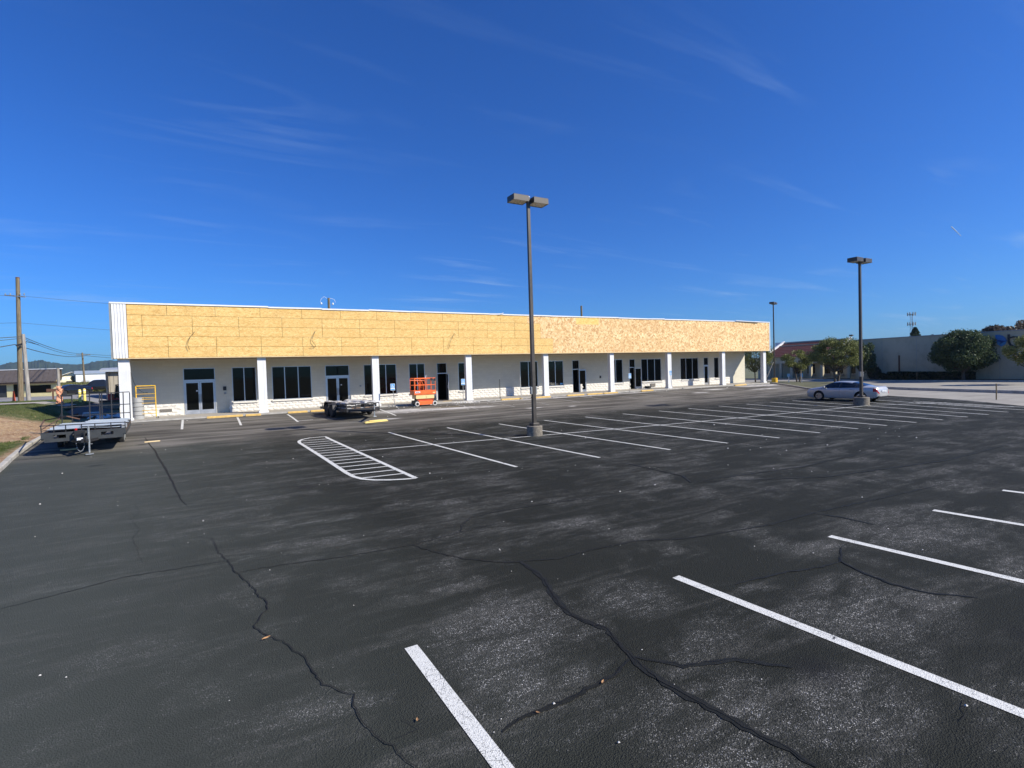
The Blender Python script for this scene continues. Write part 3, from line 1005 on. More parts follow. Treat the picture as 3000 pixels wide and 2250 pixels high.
# double doors
for (k, a, b, z0, z1, mu) in OPEN:
    if k != "door":
        continue
    t = .05
    fr = MB().box(a, a + t, 38.985, 39.11, z0, z1).box(b - t, b, 38.985, 39.11, z0, z1).box(a + t, b - t, 38.985, 39.11, z1 - t, z1).box(a + t, b - t, 38.98, 39.12, 2.66, 2.78)
    df = fr.build("door_frame", M["alu"], B, world=True)
    MB().box(a + t, b - t, 39.055, 39.065, 2.78, z1 - t).build("transom_pane", M["glass"], df, world=True)
    mid = (a + b) / 2
    for (p, q, hx) in ((a + t + .005, mid - .006, mid - .06), (mid + .006, b - t - .005, mid + .06)):
        s = .085
        d = MB().box(p, p + s, 39.0, 39.045, z0 + .01, 2.655).box(q - s, q, 39.0, 39.045, z0 + .01, 2.655).box(p + s, q - s, 39.0, 39.045, z0 + .01, z0 + .27).box(p + s, q - s, 39.0, 39.045, 2.57, 2.655)
        do = d.build("door", M["alu"], B, world=True)
        MB().box(p + s, q - s, 39.018, 39.028, z0 + .27, 2.57).build("pane", M["glass"], do, world=True)
        MB().tube((hx, 38.93, 1.35), (hx, 38.93, 1.85), .013).tube((hx, 38.93, 1.38), (hx, 39.0, 1.38), .01).tube((hx, 38.93, 1.82), (hx, 39.0, 1.82), .01).build("handle", M["steel"], do, world=True)
MB().box(-1.28, -1.20, 38.992, 38.999, 2.02, 2.10).build("door_sticker", M["white_sign"], B, world=True)
MB().box(7.70, 7.78, 38.992, 38.999, 2.05, 2.13).build("door_sticker", M["white_sign"], B, world=True)
MB().box(27.02, 27.30, 39.052, 39.060, 1.34, 1.48).build("window_sticker", M["blue_sign"], B, world=True)

# single doors: three stand open
SD = [o for o in OPEN if o[0] == "sdoor"]
for i, (k, a, b, z0, z1, mu) in enumerate(SD):
    t = .04
    fr = MB().box(a, a + t, 38.985, 39.11, z0, z1).box(b - t, b, 38.985, 39.11, z0, z1).box(a + t, b - t, 38.985, 39.11, z1 - t, z1).box(a + t, b - t, 38.98, 39.12, 2.66, 2.73)
    df = fr.build("door_frame", M["alu"], B, world=True)
    MB().box(a + t, b - t, 39.055, 39.065, 2.73, z1 - t).build("transom_pane", M["glass"], df, world=True)
    W_ = b - a - 2 * t
    opening = (78, 162, 128, 0)[i]   # degrees from shut, hinged on the right
    hx, hy = b - t, 39.0
    A_ = R(180 + opening)
    dx, dy = math.cos(A_), math.sin(A_)

    def pt(u, v, z):
        return (hx + dx * u - dy * v, hy + dy * u + dx * v, z)
    d = MB()
    s = .075

    def slab(u0, u1, za, zb, v0=-.02, v1=.02):
        m = MB()
        P = [pt(u, v, z) for z in (za, zb) for (u, v) in ((u0, v0), (u1, v0), (u1, v1), (u0, v1))]
        m.add(P, [(0, 3, 2, 1), (4, 5, 6, 7), (0, 1, 5, 4), (1, 2, 6, 5), (2, 3, 7, 6), (3, 0, 4, 7)])
        return m
    for q in (slab(0, s, z0 + .01, 2.655), slab(W_ - s, W_, z0 + .01, 2.655), slab(s, W_ - s, z0 + .01, z0 + .22), slab(s, W_ - s, 2.56, 2.655)):
        d.add(q.v, q.f)
    do = d.build("door", M["alu"], B, world=True)
    slab(s, W_ - s, z0 + .22, 2.56, -.005, .005).build("pane", M["glass"], do, world=True)
    slab(W_ - s - .02, W_ - s + .02, 1.5, 1.75, -.075, -.045).build("handle", M["galv"], do, world=True)

# columns
COLX = [(-4.87, -4.36), (2.16, 2.64), (9.34, 9.81), (16.47, 16.95), (23.53, 24.0), (30.6, 31.06), (37.73, 38.24), (45.54, 46.01), (52.28, 52.75)]
for i, (a, b) in enumerate(COLX):
    g0 = G(a, 36.3)
    c = MB().cbox(a, b, 36.3, 36.66, g0 + .1, 4.07, .012).build("column", M["white"], B, world=True)
    MB().cbox(a - .05, b + .05, 36.24, 36.72, g0 - .05, g0 + .22, .02).build("column_base", M["white"], c, world=True)
    s = MB()
    k = a + (b - a) * .72
    s.box(k - .006, k + .006, 36.292, 36.299, g0 + .3, 4.0)
    s.box(a - .006, a + .018, 36.290, 36.299, g0 + .3, 4.0)
    s.build("trim_strip", M["trim"], c, world=True)

# split-face base course: blocks built one by one (four courses), the farthest ones joined
rs = random.Random(11)
bv = []
for k in range(6):
    m = MB()
    nx, nz = 4, 3
    L_, H_ = .398, .178
    P = {}
    for j in range(nz + 1):
        for i in range(nx + 1):
            edge = i in (0, nx) or j in (0, nz)
            P[i, j] = (-L_ / 2 + L_ * i / nx, -.045 + (0.012 if edge else -rs.uniform(0, .028)), -H_ / 2 + H_ * j / nz)
    vs = [P[i, j] for j in range(nz + 1) for i in range(nx + 1)]
    fs = [(j * (nx + 1) + i, j * (nx + 1) + i + 1, (j + 1) * (nx + 1) + i + 1, (j + 1) * (nx + 1) + i) for j in range(nz) for i in range(nx)]
    n0 = len(vs)
    vs += [(-L_ / 2, .06, -H_ / 2), (L_ / 2, .06, -H_ / 2), (L_ / 2, .06, H_ / 2), (-L_ / 2, .06, H_ / 2)]
    bl, br_, tr, tl = 0, nx, (nz + 1) * (nx + 1) - 1, nz * (nx + 1)
    fs += [(n0, n0 + 1, br_, bl), (n0 + 1, n0 + 2, tr, br_), (n0 + 2, n0 + 3, tl, tr), (n0 + 3, n0, bl, tl)]
    me = bpy.data.meshes.new("split_face_block")
    me.from_pydata(vs, [], fs)
    me.materials.append(M["stone"])
    bv.append(me)
pos = []
solid = []
for r in range(4):
    z = FL + .09 + r * .183
    xx = -4.9 + (.2 if r % 2 else 0)
    while xx + .4 < 50.1:
        c0, c1 = xx, xx + .402
        ok = True
        for (k, a, b, z0, z1, mu) in OPEN:
            if k != "window" and c1 > a + .02 and c0 < b - .02:
                ok = False
            if k == "window" and r == 3 and c1 > a + .02 and c0 < b - .02:
                ok = False
        if -.2 < (c0 + c1) / 2 < .6:
            ok = False
        if r in (1, 2) and abs(xx + .2 - (-2.95)) < .35:
            ok = False
        if ok:
            pos.append((xx + .2, z))
        elif False:
            pass
        xx += .402
pos.sort()
near_, far_ = pos[:296], pos[296:]
winv = abs_matrix(B).inverted()
for (x, z) in near_:
    o = shared("split_face_block", rs.choice(bv), tuple(winv @ Vector((x, 38.925 + rs.uniform(-.006, .006), z))), wall, scale=(rs.choice((1, -1)) * .995, 1, 1))
m = MB()
for (x, z) in far_:
    me = rs.choice(bv)
    m.add([(v.co.x + x, v.co.y + 38.925, v.co.z + z) for v in me.vertices], [tuple(p.vertices) for p in me.polygons])
m.build("far_split_face_blocks", M["stone"], wall, world=True, kind="stuff")
# half blocks that close the jambs, and the mortar bed behind
m = MB()
for (k0, k1) in ((-4.9, -1.98), (.57, 6.62), (8.38, 15.1), (16.03, 28.35), (29.2, 35.25), (36.08, 45.88), (46.68, 50.1)):
    x = k0
    segs = []
    wins = [(a, b) for (k, a, b, _, _, _) in OPEN if k == "window" and a > k0 and b < k1]
    m.box(k0, k1, 38.90, 38.998, FL, 1.115)
    x = k0
    for (a, b) in wins:
        m.box(x, a - .002, 38.90, 38.998, 1.117, 1.30)
        x = b + .002
    m.box(x, k1, 38.90, 38.998, 1.117, 1.30)
m.build("mortar_bed", M["stone"], wall, world=True)
MB().box(-3.25, -2.62, 38.86, 38.885, .83, 1.0).build("hole_patch", M["dark_patch"], wall, world=True)
MB().box(37.95, 38.55, 38.80, 38.87, .70, 1.02).build("wall_vent", M["dark_patch"], wall, world=True)

# fascia
FZ0, FZ1, FY = 4.12, 7.15, 36.1
fb_ = MB().box(-5.0, 53.1, FY + .03, FY + .42, FZ0 - .02, FZ1 - .01)
fascia = fb_.build("fascia", M["joint"], B, world=True)
MB().box(-5.03, 53.15, FY - .012, FY + .06, 4.065, FZ0 - .004).build("bottom_trim", M["lumber"], fascia, world=True)
MB().box(-5.0, 53.1, FY + .07, 39.0, 4.075, 4.09).build("soffit", M["soffit"], B, world=True)
ph = .603
rp = random.Random(5)
for k in range(5):
    z0 = FZ0 + k * .606
    start = -2.47 if k in (0, 1, 4) else -3.67
    edges = [-4.36]
    x = start
    while x < 53.05:
        edges.append(x); x += 2.44
    edges.append(53.08)
    lim = (24.3, 24.3, 23.08, 23.08, 21.9)[k]
    for a, b in zip(edges[:-1], edges[1:]):
        if b - a < .05:
            continue
        pale = (a + b) / 2 > lim
        mt = M["osb_pale"] if pale else M["osb"]
        lab = None
        if k == 4 and abs(a - 26.81) < .7:
            mt, lab = M["osb_yellow"], "bright yellow panel among the pale pink ones, under the coping"
        gap = .018 if not pale else .003
        gz = .016 if not pale else .002
        j = rp.uniform(-.003, .003)
        MB().box(a + gap / 2, b - gap / 2, FY + j, FY + .028, z0 + gz / 2, z0 + .606 - gz / 2).build("osb_panel", mt, fascia, world=True, label=lab)
# ribbed sheet at the left end
for i in range(5):
    a = -5.05 + .135 * i
    mm = MB()
    poly = [(a, FY + .03), (a, FY - .02), (a + .022, FY - .045), (a + .044, FY - .02), (a + .131, FY - .02), (a + .131, FY + .03)]
    mm.prism(poly, 4.10, 7.14, axis="z")
    mm.build("metal_cladding_strip", M["white"], fascia, world=True)
MB().box(-5.14, -5.06, FY - .06, FY + .45, 4.05, 7.17).build("corner_trim", M["bracket"], fascia, world=True)
MB().box(53.09, 53.2, FY - .03, FY + .45, 4.05, 7.2).build("end_trim", M["trim"], fascia, world=True)
# roof edge coping in separate, slightly uneven lengths
cx = -5.12
rc = random.Random(8)
cop = [2.9, 6.1, 9.2, 12.3, 15.4, 18.5, 19.7, 24.2, 28.6, 31.5, 35.2, 37.2, 40.4, 43.2, 47.6, 50.6, 53.18]
for i, e in enumerate(cop):
    da, db = rc.uniform(-.015, .03), rc.uniform(-.015, .03)
    mm = MB()
    vs = []
    for (x, d) in ((cx, da), (e - .01, db)):
        for (y, z) in ((FY - .05, 7.145), (FY + .48, 7.145), (FY + .48, 7.25), (FY - .05, 7.235)):
            vs.append((x, y, z + d))
    mm.add(vs, [(0, 3, 2, 1), (4, 5, 6, 7), (0, 1, 5, 4), (1, 2, 6, 5), (2, 3, 7, 6), (3, 0, 4, 7)])
    mm.build("coping", M["trim"], fascia, world=True)
    cx = e
vs = [(47.6, FY - .07, 7.26), (51.0, FY - .09, 7.20), (51.0, FY - .09, 7.12), (50.2, FY - .09, 7.10)]
MB().beam((47.4, FY - .08, 7.27), (51.2, FY - .12, 7.19), .12, .06).build("loose_coping", M["trim"], fascia, world=True)
MB().beam((19.3, FY - .06, 7.16), (19.7, FY - .06, 7.30), .1, .04).build("coping_tab", M["trim"], fascia, world=True)
# small boxes on the wall
MB().cbox(-.02 + .25, .17 + .25, 38.95, 38.998, 2.02, 2.28, .006).build("meter_box", M["black"], wall, world=True)
MB().cbox(.27, .40, 38.96, 38.998, 1.78, 1.90, .006).build("outlet_box", M["bracket"], wall, world=True)
MB().cbox(9.05, 9.17, 38.96, 38.998, 1.9, 2.02, .006).build("outlet_box", M["bracket"], wall, world=True)
MB().cbox(31.55, 31.7, 38.94, 38.998, 1.78, 2.0, .006).build("outlet_box", M["steel"], wall, world=True)


def hang(name, pts, r, mat, label):
    P = [Vector(p) for p in pts]
    Q = []
    for i in range(len(P) - 1):
        p0, p1, p2, p3 = P[max(0, i - 1)], P[i], P[i + 1], P[min(len(P) - 1, i + 2)]
        for s in range(6):
            t = s / 6
            Q.append(.5 * ((2 * p1) + (p2 - p0) * t + (2 * p0 - 5 * p1 + 4 * p2 - p3) * t * t + (3 * p1 - p0 - 3 * p2 + p3) * t ** 3))
    Q.append(P[-1])
    o = MB().path(Q, r, 6).build(name, mat)
    return o


tag(hang("hanging_cable", [(-1.13, 36.06, 5.62), (-1.17, 36.02, 5.55), (-1.39, 35.99, 5.24), (-1.5, 35.98, 4.86), (-1.42, 35.99, 4.56)], .012, M["cable"], ""), "dark cable curling out of the wooden fascia above the left double doors", "cable", "cables poking out of the fascia")
tag(hang("hanging_cable", [(5.64, 36.06, 5.72), (5.60, 36.02, 5.66), (5.43, 35.99, 5.27), (5.42, 35.98, 5.06), (5.62, 35.99, 4.72), (5.3, 35.99, 4.68)], .012, M["cable"], ""), "dark cable looping down the fascia above the double doors behind the black trailer", "cable", "cables poking out of the fascia")
tag(hang("hanging_cable", [(15.52, 36.06, 5.66), (15.46, 36.02, 5.6), (15.2, 35.99, 5.19), (14.94, 35.98, 4.5)], .011, M["cable"], ""), "thin cable hanging on the fascia above the orange lift", "cable", "cables poking out of the fascia")
tag(hang("slack_cord", [(-4.34, 36.5, 3.3), (-4.2, 36.7, 2.6), (-3.9, 37.0, 2.15), (-3.7, 37.5, 2.1)], .012, M["cable"], ""), "thin cord drooping from the leftmost column to the yellow scaffold frame", "cord")

# wheel stops along the walkway
ws = MB().cbox(-.95, .95, -.075, .075, 0, .11, .03)
def wheel_stop(x, y, rz=0.0, mat="yellow_curb", label="", ln=1.0):
    o = MB().cbox(-.95 * ln, .95 * ln, -.08, .08, 0, .115, .032).build("wheel_stop", M[mat])
    o.location = (x, y, G(x, y) + .002)
    o.rotation_euler = (0, 0, rz)
    tag(o, label, "wheel stop", "concrete wheel stops along the walkway")
WSL = [
    (.25, 35.55, .03, "yellow_curb", "yellow wheel stop in front of the two-pane window beside the left double doors", 1.0),
    (1.75, 35.4, -.02, "yellow_curb", "yellow wheel stop touching the second column from the left", .45),
    (4.3, 35.55, 0, "yellow_curb", "yellow wheel stop under the three-pane window, left one of the pair", .62),
    (5.75, 35.58, 0, "yellow_curb", "yellow wheel stop just left of the black flatbed trailer", .72),
    (15.1, 36.9, 0, "yellow_curb", "short yellow wheel stop at the open door right of the orange lift", .42),
    (19.9, 35.45, 0, "yellow_curb", "yellow wheel stop between the two bare sign posts", 1.0),
    (22.6, 35.45, 0, "yellow_curb", "yellow wheel stop behind the tall near lamp post", .98),
    (26.1, 35.5, .02, "yellow_curb", "orange-yellow wheel stop right of the column beside the tall lamp post", .95),
    (28.2, 35.55, 0, "yellow_curb", "yellow wheel stop before the open grey door", .9),
    (30.0, 35.6, 0, "yellow_curb", "yellow wheel stop ending at the column left of the middle blue signs", .85),
    (34.4, 35.7, 0, "yellow_curb", "pale yellow wheel stop left of the dark open door with rubble", .8),
    (40.0, 35.75, 0, "concrete", "worn unpainted wheel stop behind the rightmost blue sign", 1.0),
    (47.3, 35.5, .02, "yellow_curb", "yellow wheel stop lying in front of the last window", 1.0),
    (48.6, 36.3, .22, "lumber", "loose wheel stop lying askew on the walkway near the lit wall", 1.0),
    (50.9, 36.2, 0, "concrete", "whitish wheel stop beside the far right column", .9)]
for x, y, rz, mt, lb, ln in WSL:
    wheel_stop(x, y, rz, mt, lb, ln)
# painted stretch of kerb at the first window is low and long
# rubble and scraps by the walkway
rr = random.Random(21)


def scrap_heap(name, cx, cy, rx, ry, n, s, mat, label, cat, stuff=True, zz=None):
    m = MB()
    for _ in range(n):
        x, y = cx + rr.gauss(0, rx), cy + rr.gauss(0, ry)
        a = rr.uniform(0, 3.14)
        l, w_, h = s * rr.uniform(.5, 1.8), s * rr.uniform(.25, .7), s * rr.uniform(.08, .35)
        c_, s_ = math.cos(a), math.sin(a)
        z = (G(x, y) if zz is None else zz) + .005
        tl = rr.uniform(0, .5) * l
        P = []
        for (u, v, q) in ((-1, -1, 0), (1, -1, 0), (1, 1, 0), (-1, 1, 0), (-1, -1, 1), (1, -1, 1), (.8, 1, 1), (-1, .8, 1)):
            P.append((x + c_ * u * l / 2 - s_ * v * w_ / 2, y + s_ * u * l / 2 + c_ * v * w_ / 2, z + q * h + (tl * .3 if u > 0 else 0)))
        m.add(P, [(0, 3, 2, 1), (4, 5, 6, 7), (0, 1, 5, 4), (1, 2, 6, 5), (2, 3, 7, 6), (3, 0, 4, 7)])
    o = m.build(name, mat)
    o["label"] = label
    o["category"] = cat
    if stuff:
        o["kind"] = "stuff"
    return o


scrap_heap("rubble", 15.9, 35.3, .45, .15, 46, .22, M["rubble"], "pale splintered scraps heaped at the kerb below the sign beside the open door", "rubble")
scrap_heap("rubble", 36.0, 38.0, .18, .2, 24, .16, M["rubble"], "rubble pieces at the foot of the dark open door", "rubble", zz=FL)
scrap_heap("debris", 22, 35.0, 9, .5, 60, .10, M["rubble"], "small plaster crumbs scattered along the kerb", "debris")
scrap_heap("debris", 12.5, 32.5, 2.6, 1.0, 60, .06, M["rubble"], "crumbs of plaster on the dusty asphalt before the lift", "debris")

# ------------------------------------------------------------------ lift
def wheel_parts(parent, x, y, r, w_, tyre, rim, axis="y", n=22, hub=True, name="wheel", spokes=0):
    prof = [(r * .62, -w_ / 2), (r * .9, -w_ / 2), (r, -w_ * .32), (r, w_ * .32), (r * .9, w_ / 2), (r * .62, w_ / 2)]
    wh = MB().lathe((x, y, r), prof, n, axis=axis, caps=False).build(name, tyre, parent, smooth=True)
    pr = [(r * .64, -w_ * .42), (r * .60, -w_ * .50), (r * .5, -w_ * .36), (r * .2, -w_ * .30), (r * .12, -w_ * .46), (r * .12, w_ * .46), (r * .2, w_ * .30), (r * .5, w_ * .36), (r * .60, w_ * .50), (r * .64, w_ * .42)]
    MB().lathe((x, y, r), pr, n, axis=axis).build("rim", rim, wh, smooth=True)
    return wh


def scissor_lift():
    t = thing("scissor_lift", "orange and cream scissor lift with white wheels parked before a dark window", "scissor lift", (12.56, 35.0, G(12.56, 35.0)), R(2))
    MB().cbox(-.55, .55, -.38, .38, .10, .36, .02).build("chassis", M["orange"], t)
    MB().cbox(-.80, -.5, -.36, .36, .16, .40, .02).cbox(.5, .70, -.36, .36, .20, .42, .02).build("axle_housing", M["black"], t)
    for x in (-.66, .64):
        for y in (-.37, .37):
            wheel_parts(t, x, y, .165, .12, M["tyre_white"], M["black"])
    MB().cbox(-.74, .62, -.385, .385, .52, .78, .015).build("base_cover", M["cream"], t)
    MB().box(-.004, .004, -.392, -.386, .53, .77).box(.02, .04, -.392, -.386, .6, .64).build("cover_seam", M["black"], t)
    m = MB()
    for k in range(3):
        z = .37 + .05 * k
        for y in (-.3, .3):
            m.beam((-.6, y, z), (.6, y, z + .05), .05, .045)
            m.beam((-.6, y * .86, z + .05), (.6, y * .86, z), .05, .045)
    m.build("scissor_arms", M["orange_dark"], t)
    MB().box(-.86, .72, -.42, .42, .80, .86).box(-.86, .72, -.43, -.40, .86, 1.10).box(-.86, .72, .40, .43, .86, 1.10).box(-.87, -.84, -.42, .42, .86, 1.10).box(.71, .74, -.42, .42, .86, 1.10).build("platform", M["orange"], t)
    rl = MB()
    for z in (1.46, 1.93):
        for y in (-.41, .41):
            rl.tube((-.84, y, z), (.71, y, z), .026)
        for x in (-.84, .71):
            rl.tube((x, -.41, z), (x, .41, z), .026)
    for y in (-.41, .41):
        for x in (-.84, -.48, -.05, .40, .71):
            rl.tube((x, y, 1.08), (x, y, 1.95), .022)
        rl.path([(-.84, y, 1.80), (-.40, y, 1.80), (-.28, y, 1.72), (-.20, y, 1.5), (-.20, y, 1.1)], .022)
    rl.path([(-.40, -.41, 1.80), (-.12, -.41, 1.78), (0, -.41, 1.62), (.06, -.41, 1.5), (.06, -.41, 1.1)], .02)
    rl.build("guard_rail", M["orange"], t)
    MB().beam((-.84, -.40, 1.93), (.71, -.40, 1.93), .06, .075).beam((-.84, .4, 1.93), (.71, .4, 1.93), .06, .075).build("top_rail", M["orange"], t)
    MB().box(-.80, -.44, -.437, -.432, .93, 1.04).build("logo_plate", M["white_sign"], t)
    bpy.data.objects[-1] if False else None
    MB().box(-.76, -.48, -.441, -.438, .965, 1.0).build("logo_lettering", M["black"], t)
    MB().box(.50, .68, -.437, -.432, .88, .96).build("warning_label", M["cream"], t)
    MB().cbox(.35, .50, -.50, -.42, 1.78, 1.94, .01).cbox(.60, .72, -.48, -.40, 1.74, 1.92, .01).build("control_box", M["black"], t)
    MB().tube((-.02, -.38, 1.93), (.06, -.4, 2.15), .02).build("hand_tool", M["white_sign"], t)
    MB().cbox(.63, .78, -.3, .2, .30, .66, .02).build("battery_box", M["black"], t)
    return t


lift = scissor_lift()

# ------------------------------------------------------------------ accessible-parking signs and bare posts
def blue_sign_post(x, y, h, label, lean=0.0):
    z = G(x, y) + (.10 if y > 36 else 0)
    t = thing("parking_sign", label, "sign", (x, y, z), 0, "blue accessible-parking signs in front of the shops")
    MB().tube((0, 0, -.05), (lean, 0, h - .1), .022, n=8).build("post", M["green_post"], t)
    px = lean
    MB().prism([(px - .155, h - .46), (px + .155, h - .46), (px + .155, h), (px - .155, h)], -.036, -.030).build("sign_plate", M["white_sign"], t)
    pl = MB().prism([(px - .14, h - .30), (px + .14, h - .30), (px + .14, h - .015), (px - .14, h - .015)], -.040, -.037).box(px - .14, px + .14, -.040, -.037, h - .445, h - .36).build("sign_panel", M["blue_sign"], t)
    s = MB()
    cx, cz = px - .01, h - .20
    n = 14
    vs, fs = [], []
    for i in range(n + 1):
        a = R(95 + 260 * i / n)
        for r in (.058, .078):
            vs.append((cx + r * math.cos(a), -.0415, cz + r * math.sin(a)))
            vs.append((cx + r * math.cos(a), -.0400, cz + r * math.sin(a)))
    for i in range(n):
        b = 4 * i
        fs.append((b, b + 2, b + 6, b + 4))
    s.add(vs, fs)
    s.box(cx - .022, cx + .004, -.0425, -.0405, cz + .0, cz + .11)
    s.box(cx - .022, cx + .06, -.0425, -.0405, cz - .0, cz + .022)
    s.box(cx - .012, cx + .05, -.0425, -.0405, cz + .05, cz + .068)
    s.add([(cx + .05, -.0425, cz + .022), (cx + .07, -.0425, cz + .022), (cx + .10, -.0425, cz - .06), (cx + .08, -.0425, cz - .066)], [(0, 1, 2, 3)])
    s.lathe((cx - .01, -.041, cz + .132), [(.018, -.001), (.018, .001)], 10, axis="y")
    s.build("wheelchair_symbol", M["white_sign"], t)
    return t


blue_sign_post(10.63, 35.6, 1.62, "blue wheelchair sign standing before the window between lift and black trailer", -.12)
blue_sign_post(16.1, 36.15, 1.66, "blue wheelchair sign just left of the column beside the open single door")
blue_sign_post(32.5, 35.9, 1.70, "blue wheelchair sign standing between a two-pane window and the dark open door")
blue_sign_post(38.0, 36.05, 1.72, "blue wheelchair sign leaning to the left against a white column", -.22)
for (x, y, h, m, lb, lean) in ((19.2, 36.05, 1.62, "dark_post", "bare dark post at the blank wall, left one of two without a sign", 0), (20.7, 35.3, 1.82, "green_post", "bare grey post leaning left in front of the window by the tall lamp post", -.08)):
    t = thing("bare_post", lb, "post", (x, y, G(x, y)), 0, "sign posts that lost their signs")
    MB().box(-.03 + 0, .03, -.012, .0, 0, .02).beam((0, 0, 0), (lean, 0, h), .05, .035, up=(0, 1, 0)).build("post_channel", M[m], t)

# drum, scaffold
t = thing("ribbed_drum", "tall grey ribbed drum standing behind the yellow scaffold frame", "drum", (-4.18, 37.25, FL))
prof = []
for k in range(5):
    z = .25 * k
    prof += [(.30, z + .0), (.30, z + .21), (.315, z + .22), (.315, z + .24)]
prof += [(.30, 1.26)]
MB().lathe((0, 0, 0), prof, 28).build("drum_shell", M["pipe_grey"], t, smooth=True)
m = MB()
for k in range(1, 5):
    m.lathe((0, 0, .25 * k - .028), [(.319, 0), (.321, .008), (.319, .016)], 28)
m.build("band", M["steel"], t)
t = thing("scaffold_frame", "yellow wheeled scaffold frame standing upright beside the left column", "scaffold", (-3.75, 37.05, FL), R(-4))
m = MB()
for x in (-.47, .47):
    m.tube((x, 0, .12), (x, 0, 1.95), .027)
    m.tube((x, .55, .12), (x, .55, 1.95), .022) if False else None
m.tube((-.47, 0, 1.93), (.47, 0, 1.93), .03)
m.build("upright_frame", M["yellow"], t)
for z in (1.80, 1.46, 1.24, 1.14, .92, .5, .3):
    MB().tube((-.46, 0, z), (.46, 0, z), .014).build("rung", M["yellow"], t)
for x in (.50, .56, -.44):
    wheel_parts(t, x, -.02 if x != .56 else .12, .06, .03, M["rubber"], M["galv"], axis="x", n=14, name="caster")
p = thing("tyre", "loose black tyre lying at the wall below the three-pane window right of the dark door", "tyre", (37.15, 38.45, FL))
MB().lathe((0, 0, .12), [(.17, -.09), (.30, -.10), (.33, 0), (.30, .10), (.17, .09)], 20).build("tyre_ring", M["rubber"], p, smooth=True)

# ------------------------------------------------------------------ lamp posts
def lamp_post(x, y, h, label, s=1.0, group="double-headed parking lot lamp posts", base="agg", bh=.42, br=.33, heads_rz=0.0, parts=True, sign=True, hs=1.0):
    z = G(x, y)
    t = thing("lamp_post", label, "lamp post", (x, y, z), heads_rz, group)
    MB().lathe((0, 0, -.1), [(br, 0), (br, bh + .08), (br - .02, bh + .1)], 28).build("concrete_base", M[base], t, smooth=True)
    MB().cbox(-.16, .16, -.16, .16, bh, bh + .12, .02).build("base_cover", M["bronze"], t)
    w0, w1 = .075, .058
    vs = [(-w0, -w0, bh + .1), (w0, -w0, bh + .1), (w0, w0, bh + .1), (-w0, w0, bh + .1), (-w1, -w1, h), (w1, -w1, h), (w1, w1, h), (-w1, w1, h)]
    MB().add(vs, [(0, 3, 2, 1), (4, 5, 6, 7), (0, 1, 5, 4), (1, 2, 6, 5), (2, 3, 7, 6), (3, 0, 4, 7)]).build("pole", M["bronze"], t)
    MB().cbox(-w1 - .006, w1 + .006, -w1 - .006, w1 + .006, h, h + .03, .01).build("pole_cap", M["trim"], t)
    if sign:
        MB().cbox(-.15, -.078, -.06, .06, 1.75, 2.05, .015).build("junction_box", M["bracket"], t)
        MB().cbox(.078, .15, -.06, .06, 1.75, 2.05, .015).build("junction_box", M["bracket"], t)
    for sgn in (-1, 1):
        xa, xb = sorted((sgn * .12, sgn * (.12 + .72 * hs)))
        hd = MB()
        z0, z1 = h - .26 * hs, h - .02
        yy = .28 * hs
        hd.cbox(xa, xb, -yy, yy, z0 + .04, z1, .012)
        for (a, b, c, d) in ((xa, xb, -yy, -yy + .02), (xa, xb, yy - .02, yy), (xa, xa + .02, -yy + .02, yy - .02), (xb - .02, xb, -yy + .02, yy - .02)):
            hd.box(a, b, c, d, z0, z0 + .038)
        ho = hd.build("lamp_head", M["bronze"], t)
        MB().box(xa + .022, xb - .022, -yy + .022, yy - .022, z0 + .012, z0 + .030).build("lens", M["lens"], ho)
        MB().box(min(0, sgn * .14), max(0, sgn * .14), -.04, .04, h - .2, h - .1).build("arm", M["bronze"], t)
    return t


lamp_post(11.48, 18.56, 9.93, "nearest tall bronze lamp post with two box heads on a round concrete base")
lamp_post(33.97, 17.1, 8.90, "bronze double lamp post standing in front of the silver sedan", br=.42, bh=.5)
lp = lamp_post(63.16, 42.3, 10.6, "distant double lamp post rising from a yellow base beside the long shop building", base="yellow", bh=.75, br=.36, sign=False, heads_rz=R(20))
lamp_post(133.1, 69.1, 8.9, "tiny far lamp post above the roof between the red roof and the long wall", sign=False, heads_rz=R(20), hs=1.2)

